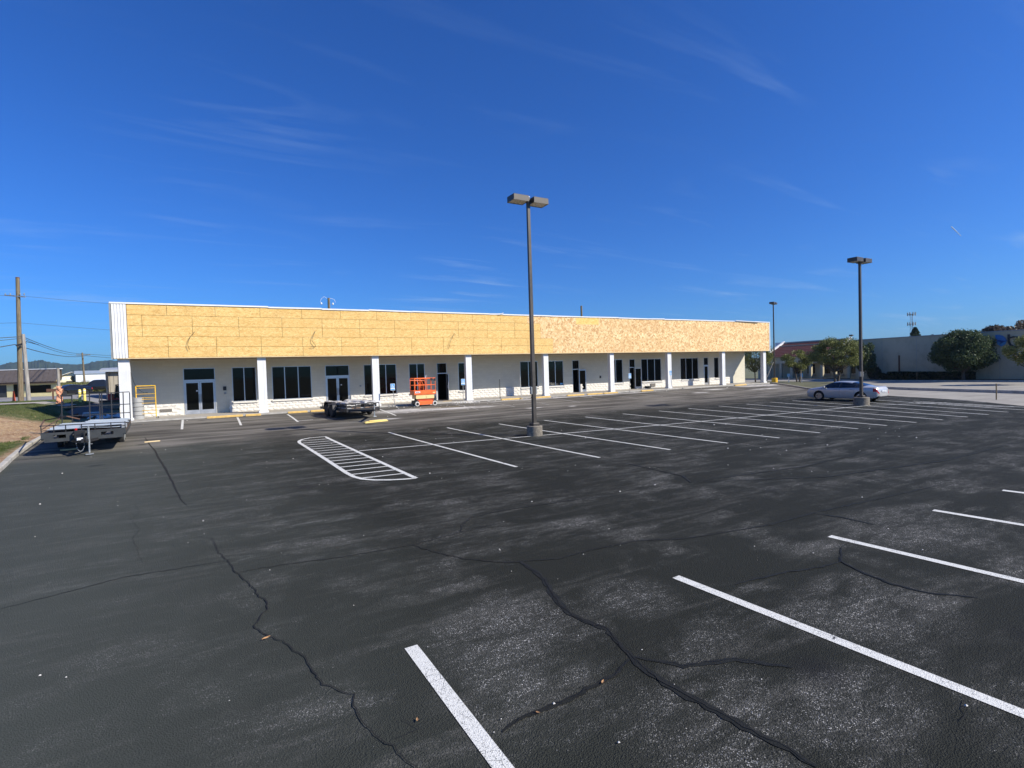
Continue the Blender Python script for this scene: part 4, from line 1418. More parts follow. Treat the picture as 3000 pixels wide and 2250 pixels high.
# ------------------------------------------------------------------ trailers
def trailer_big():
    t = thing("deckover_trailer", "dark grey flatbed trailer with upright ramp gate and pale sheets, beside the curb", "trailer", (-4.62, 26.0, G(-4.5, 26)), R(5))
    t.scale = (.90, .97, .93)
    z0, z1 = .56, .94
    W = 1.42
    # front beam with two pocket openings (built from pieces around them)
    m = MB()
    m.box(-W, W, -.42, -.36, .84, z1).box(-W + .1, W - .1, -.42, -.36, z0, .70)
    for a, b in ((-W, -1.02), (-.62, -.40), (.10, .55), (.98, W)):
        m.box(a, b, -.42, -.36, .70, .84)
    m.box(-W, -W + .06, -.36, 5.0, z0 + .1, z1).box(W - .06, W, -.36, 5.0, z0 + .1, z1).box(-W + .06, W - .06, 4.94, 5.0, z0 + .1, z1)
    m.build("front_beam", M["primer"], t)
    MB().box(-W, W, -.3, 4.95, z1 - .10, z1 - .04).build("deck", M["rust"], t)
    c = MB()
    for k in range(9):
        x = -1.2 + .3 * k
        c.box(x - .03, x + .03, -.3, 4.9, z0 + .14, z1 - .105)
    c.box(-.5, -.42, -.3, 4.9, z0 - .02, z0 + .14).box(.42, .5, -.3, 4.9, z0 - .02, z0 + .14)
    c.build("underframe", M["steel"], t)
    # corrugated sheets lying on the deck
    for i, (xa, xb, ya, yb, dz, lab) in enumerate(((-1.15, 1.30, .15, 4.6, .03, None), (-1.28, .2, .0, 3.9, .075, None), (-.3, 1.38, .6, 4.9, .11, None))):
        n = 44
        vs, fs = [], []
        for j in range(n + 1):
            y = ya + (yb - ya) * j / n
            h = .018 * math.sin(j * 1.9) + .01 * math.sin(j * .7)
            for k in range(3):
                x = xa + (xb - xa) * k / 2 + .06 * math.sin(j * .35 + k)
                vs.append((x, y, z1 + dz + h + .02 * math.sin(k * 2 + i)))
        for j in range(n):
            for k in range(2):
                fs.append((j * 3 + k, j * 3 + k + 1, j * 3 + k + 4, j * 3 + k + 3))
        MB().add(vs, fs).build("corrugated_sheet", M["sheet"], t)
    # low front rail
    r = MB()
    r.beam((-W - .02, -.38, z1 + .30), (W, -.38, z1 + .24), .035, .035)
    r.beam((-W, -.38, z1 + .1), (W, -.38, z1 + .1), .03, .03)
    for x in (-W + .02, -1.0, -.62, -.1, .35, .9, W - .02):
        r.beam((x, -.38, z1), (x, -.38, z1 + .28), .035, .035, up=(0, 1, 0))
    r.build("front_rail", M["steel"], t)
    s = MB()
    s.beam((-W + .0, -.36, z1 + .28), (-W - .35, 3.0, z1 + .36), .04, .04).beam((-W, 0, z1 + .14), (-W, 4.6, z1 + .3), .03, .03)
    s.beam((-W - .3, 2.6, z1 + .36), (-.75, 1.3, z1 + .55), .05, .04).beam((-.75, 1.3, z1 + .55), (-.35, 1.6, z1 + .38), .05, .04)
    s.build("side_rail", M["rust"], t)
    # ramp gate at the rear
    for x in (-1.38, -.98, -.28, .13, .22, .62, 1.12, 1.40):
        MB().beam((x, 4.9, z1 - .1), (x + .02, 4.98, 2.36), .045, .045, up=(0, 1, 0)).build("gate_bar", M["steel"], t)
    g = MB()
    for z in (1.32, 1.76, 2.16, 2.36):
        if z == 2.16:
            continue
        g.beam((-1.40, 4.95, z), (1.42, 4.95, z + (.03 if z > 2 else 0)), .04, .04)
    g.beam((-1.4, 4.95, 2.33), (-.95, 4.95, 2.33), .05, .10)
    g.beam((-1.38, 4.9, 1.5), (-1.55, 4.1, .95), .02, .02)
    g.build("gate_rail", M["steel"], t)
    # drawbar, coupler, jack
    d = MB()
    d.beam((-.45, -.3, .56), (-.06, -1.2, .56), .08, .11).beam((.45, -.3, .56), (.06, -1.2, .56), .08, .11)
    d.beam((0, -.4, .60), (0, -1.45, .60), .09, .12)
    d.build("drawbar", M["steel"], t)
    j = MB().tube((.18, -.98, .07), (.18, -.98, .62), .032, n=12).tube((.18, -.98, .45), (.18, -.98, 1.14), .042, n=12)
    j.cbox(.05, .31, -1.08, -.88, 0.0, .035, .01).tube((.18, -.98, 1.1), (.02, -1.02, 1.12), .014).tube((.18, -.98, .42), (.30, -.98, .42), .012)
    j.build("jack", M["galv"], t)
    MB().cbox(-.34, .02, -.66, -.44, .66, .98, .02).build("tool_box", M["black"], t)
    MB().cbox(-.22, -.02, -1.02, -.86, .60, .70, .02).build("coupler_cap", M["white_sign"], t)
    ch = MB()
    for k in range(13):
        a = math.pi * k / 12
        cx, cz = -.10 + .13 * math.cos(a), .48 - .32 * math.sin(a)
        ch.lathe((cx, -1.02, cz), [(.014, -.012), (.022, 0), (.014, .012)], 8, axis="x" if k % 2 else "y")
    ch.build("safety_chain", M["galv"], t)
    hz = MB()
    P = [Vector((-.06 + .2 * math.cos(a) + .1, -.9, .62 + .24 * math.sin(a))) for a in [k * math.pi / 8 for k in range(17)]]
    hz.path(P, .012, 6)
    hz.build("wiring_loop", M["black"], t)
    MB().lathe((-.28, -.44, 1.02), [(.0, -.01), (.05, 0), (.05, .02), (0, .03)], 12, axis="y").build("marker_lamp", M["tail"], t)
    for x in (-1.12, 1.12):
        for y in (2.3, 3.15):
            wheel_parts(t, x, y, .36, .22, M["rubber"], M["bracket"], axis="x")
    MB().beam((-1.0, 2.3, .36), (1.0, 2.3, .36), .08, .08).beam((-1.0, 3.15, .36), (1.0, 3.15, .36), .08, .08).build("axle", M["steel"], t)
    MB().cbox(1.24, 1.44, .0, .5, z1 - .02, z1 + .12, .02).build("winch_box", M["galv"], t)
    return t


trailer_big()
o = MB().box(-.28, .28, -.05, .05, 0, .04).build("lumber_offcut", M["lumber"])
o.location = (-2.62, 27.4, G(-2.6, 27.4) + .002); o.rotation_euler = (0, 0, R(10))
tag(o, "pale sawn wood offcut on the asphalt just right of the grey trailer", "wood block")
o = MB().box(-.26, .26, -.05, .05, 0, .05).build("lumber_offcut", M["lumber"])
o.location = (-5.35, 26.9, G(-5, 26.9) + .002); o.rotation_euler = (0, 0, R(8))
tag(o, "wood offcut lying in the shade under the grey trailer", "wood block")


def trailer_small():
    t = thing("car_trailer", "low black tandem trailer loaded with tarped scrap, tongue propped on yellow boards", "trailer", (6.72, 32.0, G(6.7, 32)), R(8))
    t.scale = (.95, 1, 1)
    m = MB()
    for x in (-.98, .98):
        m.box(x - .04, x + .04, -2.3, 2.3, .38, .52)
    for y in (-2.3, -1.5, -.7, .1, .9, 1.7, 2.26):
        m.box(-.94, .94, y, y + .05, .38, .48)
    m.box(-1.02, 1.02, -2.36, -2.28, .36, .54)
    m.build("frame", M["steel"], t)
    for k in range(7):
        x = -.93 + .27 * k
        MB().box(x, x + .255, -2.25, 2.25, .53, .565).build("deck_board", M["tarp_white"] if k % 3 == 0 else M["bucket"], t)
    r = MB()
    r.beam((-1.02, -2.32, .78), (1.02, -2.32, .78), .045, .045)
    for x in (-1.0, -.45, .1, .55, 1.0):
        r.beam((x, -2.32, .52), (x, -2.32, .78), .04, .04, up=(0, 1, 0))
    for x in (-1.0, 1.0):
        r.beam((x, -2.3, .78), (x, 2.2, .74), .04, .04)
        for y in (-1.4, -.3, .8, 1.9):
            r.beam((x, y, .52), (x, y, .76), .035, .035, up=(0, 1, 0))
    r.build("side_rail", M["steel"], t)
    for x in (-1.16, 1.16):
        for y in (-.45, .42):
            wheel_parts(t, x, y, .36, .21, M["rubber"], M["tread"], axis="x")
        f = MB()
        P = []
        for k in range(9):
            a = math.pi * k / 8
            P.append((-.02 + 1.02 * math.cos(a) * .84, .40 + .44 * min(1, math.sin(a) * 1.7)))
        n = len(P)
        vs = [(x - .13, y, z) for y, z in P] + [(x + .13, y, z) for y, z in P] + [(x - .13, y, z + .02) for y, z in P] + [(x + .13, y, z + .02) for y, z in P]
        fs = []
        for k in range(n - 1):
            fs += [(k, k + 1, n + k + 1, n + k), (2 * n + k, 3 * n + k, 3 * n + k + 1, 2 * n + k + 1), (k, 2 * n + k, 2 * n + k + 1, k + 1), (n + k, n + k + 1, 3 * n + k + 1, 3 * n + k)]
        f.add(vs, fs).build("fender", M["steel"], t)
    d = MB().beam((-.9, -2.3, .44), (-.05, -3.7, .46), .08, .1).beam((.9, -2.3, .44), (.05, -3.7, .46), .08, .1).beam((0, -3.55, .46), (0, -4.0, .48), .09, .09)
    d.build("drawbar", M["steel"], t)
    MB().tube((.12, -3.62, .12), (.12, -3.62, .75), .035, n=10).cbox(.02, .22, -3.7, -3.54, .10, .13, .01).build("jack", M["galv"], t)
    # crumpled tarp: a displaced sheet over the load
    rt = np.random.default_rng(17)
    for (nm, x0, x1, y0, y1, z, amp, mt) in (("tarp", -.95, .02, -2.1, 1.9, .98, .07, "tarp_white"), ("tarp", .15, .98, -2.2, 1.5, 1.02, .05, "tarp_white")):
        nx, ny = 16, 34
        vs, fs = [], []
        for j in range(ny + 1):
            for i in range(nx + 1):
                u, v = i / nx, j / ny
                e = min(u, 1 - u, v * 2.2, (1 - v) * 2.2)
                h = z - .14 - .10 * max(0, .10 - e) / .10 + float(rt.normal(0, amp * .12)) + amp * (math.sin(9 * u + 5 * v) + .6 * math.sin(17 * v - 6 * u)) * .45
                if e < .02:
                    h -= .04
                vs.append((x0 + (x1 - x0) * u + float(rt.normal(0, .012)), y0 + (y1 - y0) * v, h))
        for j in range(ny):
            for i in range(nx):
                fs.append((j * (nx + 1) + i, j * (nx + 1) + i + 1, (j + 1) * (nx + 1) + i + 1, (j + 1) * (nx + 1) + i))
        MB().add(vs, fs).build(nm, M[mt], t)
        MB().cbox(x0 + .05, x1 - .05, y0 + .05, y1 - .05, .566, .83, .03).build("scrap_bundle", M["scrap"], t)
    return t


trailer_small()
for i, (dx, dy, rz, lab, z) in enumerate(((0, -.18, 16, "nearest yellow board of the stack propping the black trailer's jack", .0), (.08, .16, 22, "yellow board lying behind the front one under the black trailer's jack", .0), (.0, .02, 8, "short yellow board lying on top under the jack foot", .042))):
    ln = .70 if i < 2 else .35
    o = MB().cbox(-ln, ln, -.09, .09, 0, .04, .005).build("timber_board", M["lumber_yellow"])
    x, y = 7.36 + dx, 28.42 + dy
    o.location = (x, y, G(x, y) + .012 + z); o.rotation_euler = (R(.8), 0, R(rz))
    tag(o, lab, "board", "yellow boards under the trailer jack")

# ------------------------------------------------------------------ cars
def catmull(tab, x):
    if x <= tab[0][0]:
        return tab[0][1]
    if x >= tab[-1][0]:
        return tab[-1][1]
    for i in range(len(tab) - 1):
        if x <= tab[i + 1][0]:
            x0, y0 = tab[i]; x1, y1 = tab[i + 1]
            ym = tab[i - 1][1] if i > 0 else y0
            xm = tab[i - 1][0] if i > 0 else x0 - 1
            yp = tab[i + 2][1] if i + 2 < len(tab) else y1
            xp = tab[i + 2][0] if i + 2 < len(tab) else x1 + 1
            h = x1 - x0
            m0 = (y1 - ym) / (x1 - xm) * h
            m1 = (yp - y0) / (xp - x0) * h
            if (y1 - y0) * m0 < 0: m0 = 0
            if (y1 - y0) * m1 < 0: m1 = 0
            t = (x - x0) / h
            return (2 * t ** 3 - 3 * t * t + 1) * y0 + (t ** 3 - 2 * t * t + t) * m0 + (-2 * t ** 3 + 3 * t * t) * y1 + (t ** 3 - t * t) * m1
    return tab[-1][1]


def car(name, label, cat, loc, heading, paint, P, wheel_r=.335, wb=(1.415, -1.415), wx=.80, glassz=None, scale=1.0, group=None, detail=True):
    """heading: direction of the nose, radians from +X"""
    t = thing(name, label, cat, loc, heading, group)
    t.scale = (scale, scale, scale)
    L0, L1 = P["zc"][0][0], P["zc"][-1][0]
    NX = 90 if detail else 50
    X = [L0 + (L1 - L0) * (.5 - .5 * math.cos(math.pi * k / NX)) * .35 + (L1 - L0) * k / NX * .65 for k in range(NX + 1)]

    def sect(x):
        zc, zs, w, wt = (catmull(P[k], x) for k in ("zc", "zs", "w", "wt"))
        zb = catmull(P["zb"], x)
        zs = min(zs, zc - .02)
        pts = [(0, zb), (w * .75, zb), (w - .05, zb + .03), (w - .018, zb + .12), (w - .004, zb + .45 * (zs - zb)), (w, zb + .66 * (zs - zb)), (w - .008, zs - .06), (w - .04, zs)]
        tz = zc - .10 * min(1, (zc - zs) / .35)
        for k in range(1, 6):
            u = k / 5
            pts.append((w - .05 + (wt - w + .05) * (u ** 1.15), zs + .008 + (tz - zs - .008) * u))
        pts += [(wt - .05, zc - .045 * min(1, (zc - zs) / .3)), (wt * .72, zc - .014), (wt * .38, zc - .003), (0, zc)]
        return pts
    NS = 17
    vs = []
    for x in X:
        s = sect(x)
        vs += [(x, y, z) for y, z in s]
        vs += [(x, -y, z) for y, z in s[1:-1]]
    w_ = NS + NS - 2

    def idx(i, j, side):
        return i * w_ + (j if side > 0 or j in (0, NS - 1) else NS + j - 1)
    mats = [paint, M["carglass"], M["tail"], M["headlamp"], M["black"]]
    fs, mi = [], []
    for i in range(NX):
        xm = (X[i] + X[i + 1]) / 2
        for j in range(NS - 1):
            for sd in (1, -1):
                q = (idx(i, j, sd), idx(i + 1, j, sd), idx(i + 1, j + 1, sd), idx(i, j + 1, sd))
                if sd < 0:
                    q = q[::-1]
                fs.append(q)
                k = 0
                if 7 <= j <= 11:
                    for (a, b) in P["sideglass"]:
                        if a < xm < b and (8 <= j or True):
                            k = 1
                    if j == 11:
                        k = k if P.get("tallglass") else (k if False else 0) or k
                if j >= 12:
                    for (a, b) in P["topglass"]:
                        if a < xm < b:
                            k = 1
                if xm < P["tail"][0] and j in P["tail"][1]:
                    k = 2
                if xm > P["head"][0] and j in P["head"][1]:
                    k = 3
                if j == 0 or (j == 1):
                    k = 4
                mi.append(k)
    fs.append(tuple([idx(0, j, 1) for j in range(NS)] + [idx(0, j, -1) for j in range(NS - 2, 0, -1)]))
    fs.append(tuple(reversed([idx(NX, j, 1) for j in range(NS)] + [idx(NX, j, -1) for j in range(NS - 2, 0, -1)])))
    mi += [0, 0]
    me = bpy.data.meshes.new("tmp")
    me.from_pydata(vs, [], fs)
    for m in mats:
        me.materials.append(m)
    for p, k in zip(me.polygons, mi):
        p.material_index = k
    bm = bmesh.new(); bm.from_mesh(me); bmesh.ops.recalc_face_normals(bm, faces=bm.faces); bm.to_mesh(me); bm.free()
    ob = bpy.data.objects.new("tmp", me); COL.objects.link(ob)
    # wheel arches cut out of the closed shell
    cm = MB()
    for x in wb:
        for s in (1, -1):
            cm.lathe((x, s * (wx + .16), wheel_r + .02), [(wheel_r + .065, -.36), (wheel_r + .065, .36)], 28, axis="y")
    cme = bpy.data.meshes.new("cut"); cme.from_pydata([tuple(v) for v in cm.v], [], cm.f)
    cme.materials.append(M["black"])
    bm = bmesh.new(); bm.from_mesh(cme); bmesh.ops.recalc_face_normals(bm, faces=bm.faces); bm.to_mesh(cme); bm.free()
    cob = bpy.data.objects.new("cut", cme); COL.objects.link(cob)
    md = ob.modifiers.new("b", "BOOLEAN"); md.operation = "DIFFERENCE"; md.object = cob; md.solver = "EXACT"
    try:
        md.material_mode = "TRANSFER"
    except Exception:
        pass
    dg = bpy.context.evaluated_depsgraph_get()
    res = bpy.data.meshes.new_from_object(ob.evaluated_get(dg))
    bpy.data.objects.remove(ob); bpy.data.objects.remove(cob)
    nm = {0: "body", 1: "glass", 2: "tail_lights", 3: "headlights", 4: "underbody"}
    body = None
    used = {}
    for p in res.polygons:
        mn = res.materials[p.material_index].name if p.material_index < len(res.materials) and res.materials[p.material_index] else paint.name
        key = next((i for i, m in enumerate(mats) if m.name == mn), 0)
        used.setdefault(key, []).append(p)
    for key in sorted(used):
        remap, V, F, SMO = {}, [], [], []
        for p in used[key]:
            q = []
            for vi in p.vertices:
                if vi not in remap:
                    remap[vi] = len(V); V.append(tuple(res.vertices[vi].co))
                q.append(remap[vi])
            F.append(q)
        mm = bpy.data.meshes.new(nm[key]); mm.from_pydata(V, [], F); mm.materials.append(mats[key])
        for p in mm.polygons:
            p.use_smooth = True
        try:
            mm.set_sharp_from_angle(angle=R(32))
        except Exception:
            pass
        if key in (2, 3):
            # left and right lamps are separate lenses
            for s, in ((1,), (-1,)):
                FF = [f for f in F if sum(V[i][1] for i in f) * s > 0]
                if FF:
                    r2, V2, F2 = {}, [], []
                    for f in FF:
                        q = []
                        for i in f:
                            if i not in r2:
                                r2[i] = len(V2); V2.append(V[i])
                            q.append(r2[i])
                        F2.append(q)
                    MB().add(V2, F2).build("tail_light" if key == 2 else "headlight", mats[key], t)
            continue
        o = bpy.data.objects.new(nm[key], mm); COL.objects.link(o); o.parent = t
    for x in wb:
        for s in (1, -1):
            wh = wheel_parts(t, x, s * wx, wheel_r, .22, M["rubber"], M["black"], axis="y", n=28)
            if detail:
                for k in range(5):
                    a = 2 * math.pi * k / 5 + .3
                    for da in (-.16, .16):
                        y = s * (wx + .108)
                        c = Vector((x, y, wheel_r))
                        MB().beam(c + Vector((math.cos(a + da * .4), 0, math.sin(a + da * .4))) * .04, c + Vector((math.cos(a + da), 0, math.sin(a + da))) * wheel_r * .64, .035, .02, up=(0, 1, 0)).build("spoke", M["rim"], wh)
                MB().lathe((x, s * (wx + .108), wheel_r), [(wheel_r * .60, -.008), (wheel_r * .68, -.008), (wheel_r * .68, .010), (wheel_r * .60, .010)], 28, axis="y").build("rim_lip", M["rim"], wh)

    def surf(x, j):
        s = sect(x)
        return s[j]
    return t, sect


SED = dict(
    zc=[(-2.46, .66), (-2.43, .88), (-2.36, 1.02), (-2.25, 1.075), (-1.95, 1.10), (-1.62, 1.14), (-1.2, 1.27), (-.75, 1.395), (-.3, 1.45), (.1, 1.46), (.45, 1.425), (.85, 1.29), (1.2, 1.12), (1.42, 1.03), (1.75, .97), (2.1, .90), (2.30, .83), (2.42, .73), (2.48, .56)],
    zs=[(-2.46, .60), (-2.4, .86), (-2.25, .96), (-1.6, 1.0), (0, .965), (1.0, .94), (1.42, .92), (2.1, .81), (2.35, .71), (2.48, .50)],
    w=[(-2.46, .58), (-2.42, .70), (-2.33, .80), (-2.1, .87), (-1.4, .915), (0, .925), (1.3, .92), (1.9, .905), (2.2, .86), (2.38, .77), (2.48, .58)],
    wt=[(-2.46, .50), (-2.2, .72), (-1.7, .68), (-1.1, .60), (-.3, .585), (.3, .59), (.9, .66), (1.4, .74), (2.0, .72), (2.35, .62), (2.48, .46)],
    zb=[(-2.46, .40), (-2.3, .27), (-1.9, .21), (1.9, .19), (2.3, .22), (2.48, .34)],
    sideglass=[(-1.55, -1.08), (-1.04, -.08), (.0, 1.12)], topglass=[(-1.62, -.78), (.50, 1.36)],
    tail=(-2.20, (5, 6)), head=(2.10, (5, 6)))
sed, sect = car("parked_sedan", "silver four-door sedan parked alone across the lot behind the right lamp post", "car", (37.85, 20.05, G(37.85, 20)), R(90), M["silver"], SED, scale=.965)
sed.scale = (.965, .965, .92)
for x in (1.22, .02 - .05, -1.02):
    for s in (1, -1):
        pts = [Vector((x - (.10 if x < -1 and j < 5 else 0) * 0, s * (sect(x)[j][0] + .001), sect(x)[j][1])) for j in range(3, 8)]
        MB().path(pts, .005, 4).build("door_gap", M["black"], sed)
for x in (.22, -.82):
    for s in (1, -1):
        y = sect(x)[6][0]
        MB().cbox(x - .11, x + .11, min(s * (y - .01), s * (y + .03)), max(s * (y - .01), s * (y + .03)), .86, .885, .008).build("door_handle", M["bracket"], sed)
for s in (1, -1):
    y0, y1 = sorted((s * .93, s * 1.10))
    MB().cbox(.92, 1.06, y0, y1, .97, 1.10, .03).build("side_mirror", M["silver"], sed)
    MB().beam((1.0, s * .88, .98), (1.0, s * .97, 1.01), .05, .03).build("mirror_stalk", M["black"], sed)
# pillars over the glass
for s in (1, -1):
    for x in (-.04, -1.06):
        q = sect(x)
        P_ = [Vector((x, s * (q[j][0] + .004), q[j][1])) for j in range(7, 13)]
        m = MB()
        for a, b in zip(P_[:-1], P_[1:]):
            m.beam(a, b, .012, .07, up=(1, 0, 0))
        m.build("door_pillar", M["black"], sed)
MB().box(-2.49, -2.455, -.26, .26, .68, .80).build("number_plate", M["white_sign"], sed)
MB().box(-2.495, -2.492, -.17, .17, .72, .76).build("plate_lettering", M["bracket"], sed)
MB().cbox(-2.46, -2.36, -.62, .62, .30, .40, .02).build("rear_diffuser", M["black"], sed)
MB().cbox(2.34, 2.44, -.5, .5, .34, .5, .02).build("grille", M["black"], sed)
m = MB()
for k in range(20):
    y = -.66 + k * 1.32 / 19
    m.tube((-2.30, y, 1.085), (-2.30, y + 1.32 / 19, 1.085), .012, n=6)
m.build("boot_spoiler", M["silver"], sed)

TRK = dict(
    zc=[(-2.6, .95), (-2.5, 1.12), (-1.2, 1.14), (-.98, 1.5), (-.75, 1.78), (-.2, 1.80), (.45, 1.76), (.8, 1.55), (1.15, 1.22), (1.6, 1.16), (2.2, 1.10), (2.5, .95), (2.6, .75)],
    zs=[(-2.6, .9), (-1.2, 1.10), (0, 1.14), (1.1, 1.13), (2.2, 1.0), (2.6, .6)],
    w=[(-2.6, .85), (-2.3, .93), (2.0, .93), (2.4, .86), (2.6, .70)],
    wt=[(-2.6, .82), (-1.1, .8), (-.9, .66), (.5, .65), (1.2, .78), (2.2, .8), (2.6, .6)],
    zb=[(-2.6, .5), (-2.2, .42), (2.2, .42), (2.6, .5)],
    sideglass=[(-.85, -.12), (-.04, .85)], topglass=[(-1.15, -.85), (.55, 1.12)],
    tail=(-2.45, (4, 5, 6)), head=(2.4, (5, 6)))
car("pickup_truck", "black pickup truck with nose to the left on the far side street", "truck", (-14.5, 90.5, G(-14.5, 90)), R(186), M["carblack"], TRK, wheel_r=.40, wb=(1.65, -1.65), wx=.82, detail=False)
car("parked_sedan", "dark sedan parked low on the street beside the brown-roofed store", "car", (-15.7, 81.5, G(-15.7, 81)), R(226), M["carblack"], SED, detail=False, scale=.88)

# ------------------------------------------------------------------ left background
def pole(name, label, base, top, r0, r1, mat, cat="utility pole", group=None):
    t = thing(name, label, cat, base, 0, group)
    v = Vector(top) - Vector(base)
    MB().tube((0, 0, -.3), tuple(v), r0, r1, n=14).build("shaft", mat, t, smooth=True)
    return t, v


t, v = pole("utility_pole", "tallest wooden utility pole at far left with a light crossarm", (-14.82, 59.46, G(-14.8, 59.4)), (-14.61, 59.51, 11.9), .20, .135, M["wood_pole"])
MB().tube(tuple(v * 1.0), tuple(v + Vector((0, 0, .08))), .15, .13, n=12).build("pole_cap", M["rust"], t)
MB().beam((-.75, .35, v.z - 1.45), (.72, -.30, v.z - 1.62), .09, .10).build("crossarm", M["galv"], t)
for q in (-.7, -.35, .35, .65):
    MB().lathe((q, -q * .45 + .03, v.z - 1.48), [(.03, 0), (.06, .05), (.03, .09), (.05, .14), (.02, .19)], 8).build("insulator", M["bracket"], t)
t, v = pole("utility_pole", "silvery leaning utility pole right beside the tallest one, with cable brackets", (-13.72, 57.07, G(-13.7, 57)), (-13.86, 57.06, 6.95), .155, .12, M["wood_grey"])
MB().beam((.02, 0, v.z - .7), (-.62, .0, v.z - .95), .08, .12).beam((0, 0, v.z - .6), (.8, 0, v.z - .88), .04, .05).build("cable_bracket", M["steel"], t)
t, v = pole("utility_pole", "thin distant utility pole rising before the white metal building", (-18.89, 107.27, G(-18.9, 107)), (-19.0, 107.25, 7.7), .15, .11, M["wood_pole"])
MB().beam((-.9, 0, v.z - .35), (.9, 0, v.z - .35), .1, .1).build("crossarm", M["wood_pole"], t)
t, v = pole("utility_pole", "wooden pole with curved white wires peeking over the roof, left one of two", (13.3, 73.8, 0), (13.43, 73.79, 13.32), .17, .16, M["wood_pole"])
for s in (-1, 1):
    MB().path([(s * .05, 0, 13.2), (s * .45, 0, 13.4 - .1 * s), (s * .85, 0, 13.15), (s * .98, 0, 12.75)], .018, 6).build("jumper_wire", M["trim"], t)
    MB().lathe((s * .75 - .1, 0, 12.4), [(.04, 0), (.12, .05), (.12, .22), (.04, .3)], 8).build("insulator", M["trim"], t)
pole("utility_pole", "short brown pole top sticking up over the pale half of the fascia", (51.41, 67.7, 0), (51.40, 67.7, 12.83), .17, .15, M["wood_pole"])
t, v = pole("netted_post", "grey post wrapped in faded orange netting behind the ramp gate", (-10.16, 49.25, G(-10.1, 49.2)), (-10.15, 49.2, 3.92), .10, .085, M["wood_grey"], cat="post")
rn = np.random.default_rng(4)
vs, fs = [], []
for j in range(15):
    for i in range(14):
        a = 2 * math.pi * i / 14
        rr_ = .16 + .04 * math.sin(j * 1.3 + i) + float(rn.normal(0, .014)) + (.05 if j < 4 else 0)
        vs.append((rr_ * math.cos(a), rr_ * math.sin(a), .02 + j * .095))
for j in range(14):
    for i in range(14):
        if (i + j) % 5 != 0:
            fs.append((j * 14 + i, j * 14 + (i + 1) % 14, (j + 1) * 14 + (i + 1) % 14, (j + 1) * 14 + i))
MB().add(vs, fs).build("netting", M["net"], t)


def wires(name, label, pts, r=.022, sag=.5, group="overhead wires on the left"):
    P = []
    for a, b in zip(pts[:-1], pts[1:]):
        a, b = Vector(a), Vector(b)
        for k in range(14):
            u = k / 14
            q = a.lerp(b, u); q.z -= sag * 4 * u * (1 - u)
            P.append(q)
    P.append(Vector(pts[-1]))
    o = MB().path(P, r, 5).build(name, M["wire"])
    tag(o, label, "wire", group)


wires("overhead_wire", "heavy cable from the left edge to the silvery pole and past the thin pole", [(-30, 50, 3.5), (-14.4, 57.05, 6.1), (-18.6, 107.2, 7.2), (-6, 190, 9)], .035, .5)
wires("overhead_wire", "upper cable from the silvery pole top running behind to the thin pole", [(-30, 50, 6.0), (-13.9, 57.05, 6.75), (-19.2, 107.2, 7.55), (-10, 190, 10)], .028, .35)
wires("overhead_wire", "third cable just below the top of the silvery pole", [(-30, 50, 5.6), (-13.9, 57.05, 6.62), (-18.4, 107.2, 7.35)], .022, .55)
wires("overhead_wire", "fine wire leaving the tall pole's crossarm toward the building", [(-40, 56, 10.3), (-14.6, 59.5, 10.4), (14, 75, 11.0)], .012, .3)
wires("overhead_wire", "fine wire halfway up the tall pole", [(-40, 56, 7.5), (-14.7, 59.5, 8.1), (14, 75, 7.6)], .012, .3)

# brown-roofed store, only its right half is in the picture
SB = thing("store_building", "low store with brown panelled mansard roof, yellow walls and dark windows at left edge", "building", (-28, 82, 1.37), 0)
ax, ay, bx, by = -38.0, 88.3, -16.2, 78.68
dx, dy = bx - ax, by - ay
ln = math.hypot(dx, dy)
rzs = math.atan2(dy, dx)


def SL(o):
    return o


SB.location = (ax, ay, 1.37)
SB.rotation_euler = (0, 0, rzs)
# local: x along the front, y into the building
OPS = [("garage", 12.0, 18.2, 0, 1.45), ("door_", 18.9, 20.0, 0, 1.5), ("win", 21.1, 22.9, .35, 1.62)]
w = MB()
w.box(0, 12.0, 0, .2, 0, 2.0).box(18.2, 18.9, 0, .2, 0, 2.0).box(20.0, 20.3, 0, .2, 0, 2.0).box(22.95, ln, 0, .2, 0, 2.0)
w.box(12.0, 18.2, 0, .2, 1.45, 2.0).box(18.9, 20.0, 0, .2, 1.5, 2.0).box(20.3, 22.95, 0, .2, 1.35, 2.0).box(20.3, 22.95, 0, .2, 0, .42)
w.prism([(ln - .2, .2), (ln, .2), (ln - 8.5, 9), (ln - 8.7, 9)], 0, 2.6, axis="z")
ycol = plain("yellow_store_wall", (.72, .63, .33), .8, var=.06)
w.build("wall", ycol, SB)
MB().box(12.0, 18.2, .08, .14, 0, 1.45).build("garage_door", M["primer"], SB)
MB().box(18.9, 20.0, .08, .14, 0, 1.5).build("door", M["glass"], SB)
MB().box(20.35, 22.9, .08, .14, .44, 1.33).build("window", M["glass"], SB)
brown = plain("brown_standing_seam_roof", (.115, .095, .085), .6, var=.15)
for k in range(46):
    x = k * .52
    if x > ln - .3:
        break
    mm = MB()
    a, b = x, min(x + .49, ln + .1)
    mm.add([(a, -.55, 1.72), (b, -.55, 1.72), (b, .1, 3.12), (a, .1, 3.12), (a, -.50, 1.74), (b, -.50, 1.74), (b, .15, 3.14), (a, .15, 3.14)], [(0, 1, 2, 3), (7, 6, 5, 4), (0, 4, 5, 1), (1, 5, 6, 2), (2, 6, 7, 3), (3, 7, 4, 0)])
    mm.box(a - .03, a - .002, -.58, -.50, 1.72, 1.80)
    mm.build("roof_panel", brown, SB)
MB().box(0, ln + .1, -.5, .0, 1.52, 1.71).build("eave_board", plain("dark_brown_board", (.07, .045, .03), .8, var=.3), SB)
MB().box(-.1, ln + .12, .05, .5, 3.15, 3.23).build("roof_edge", M["trim"], SB)
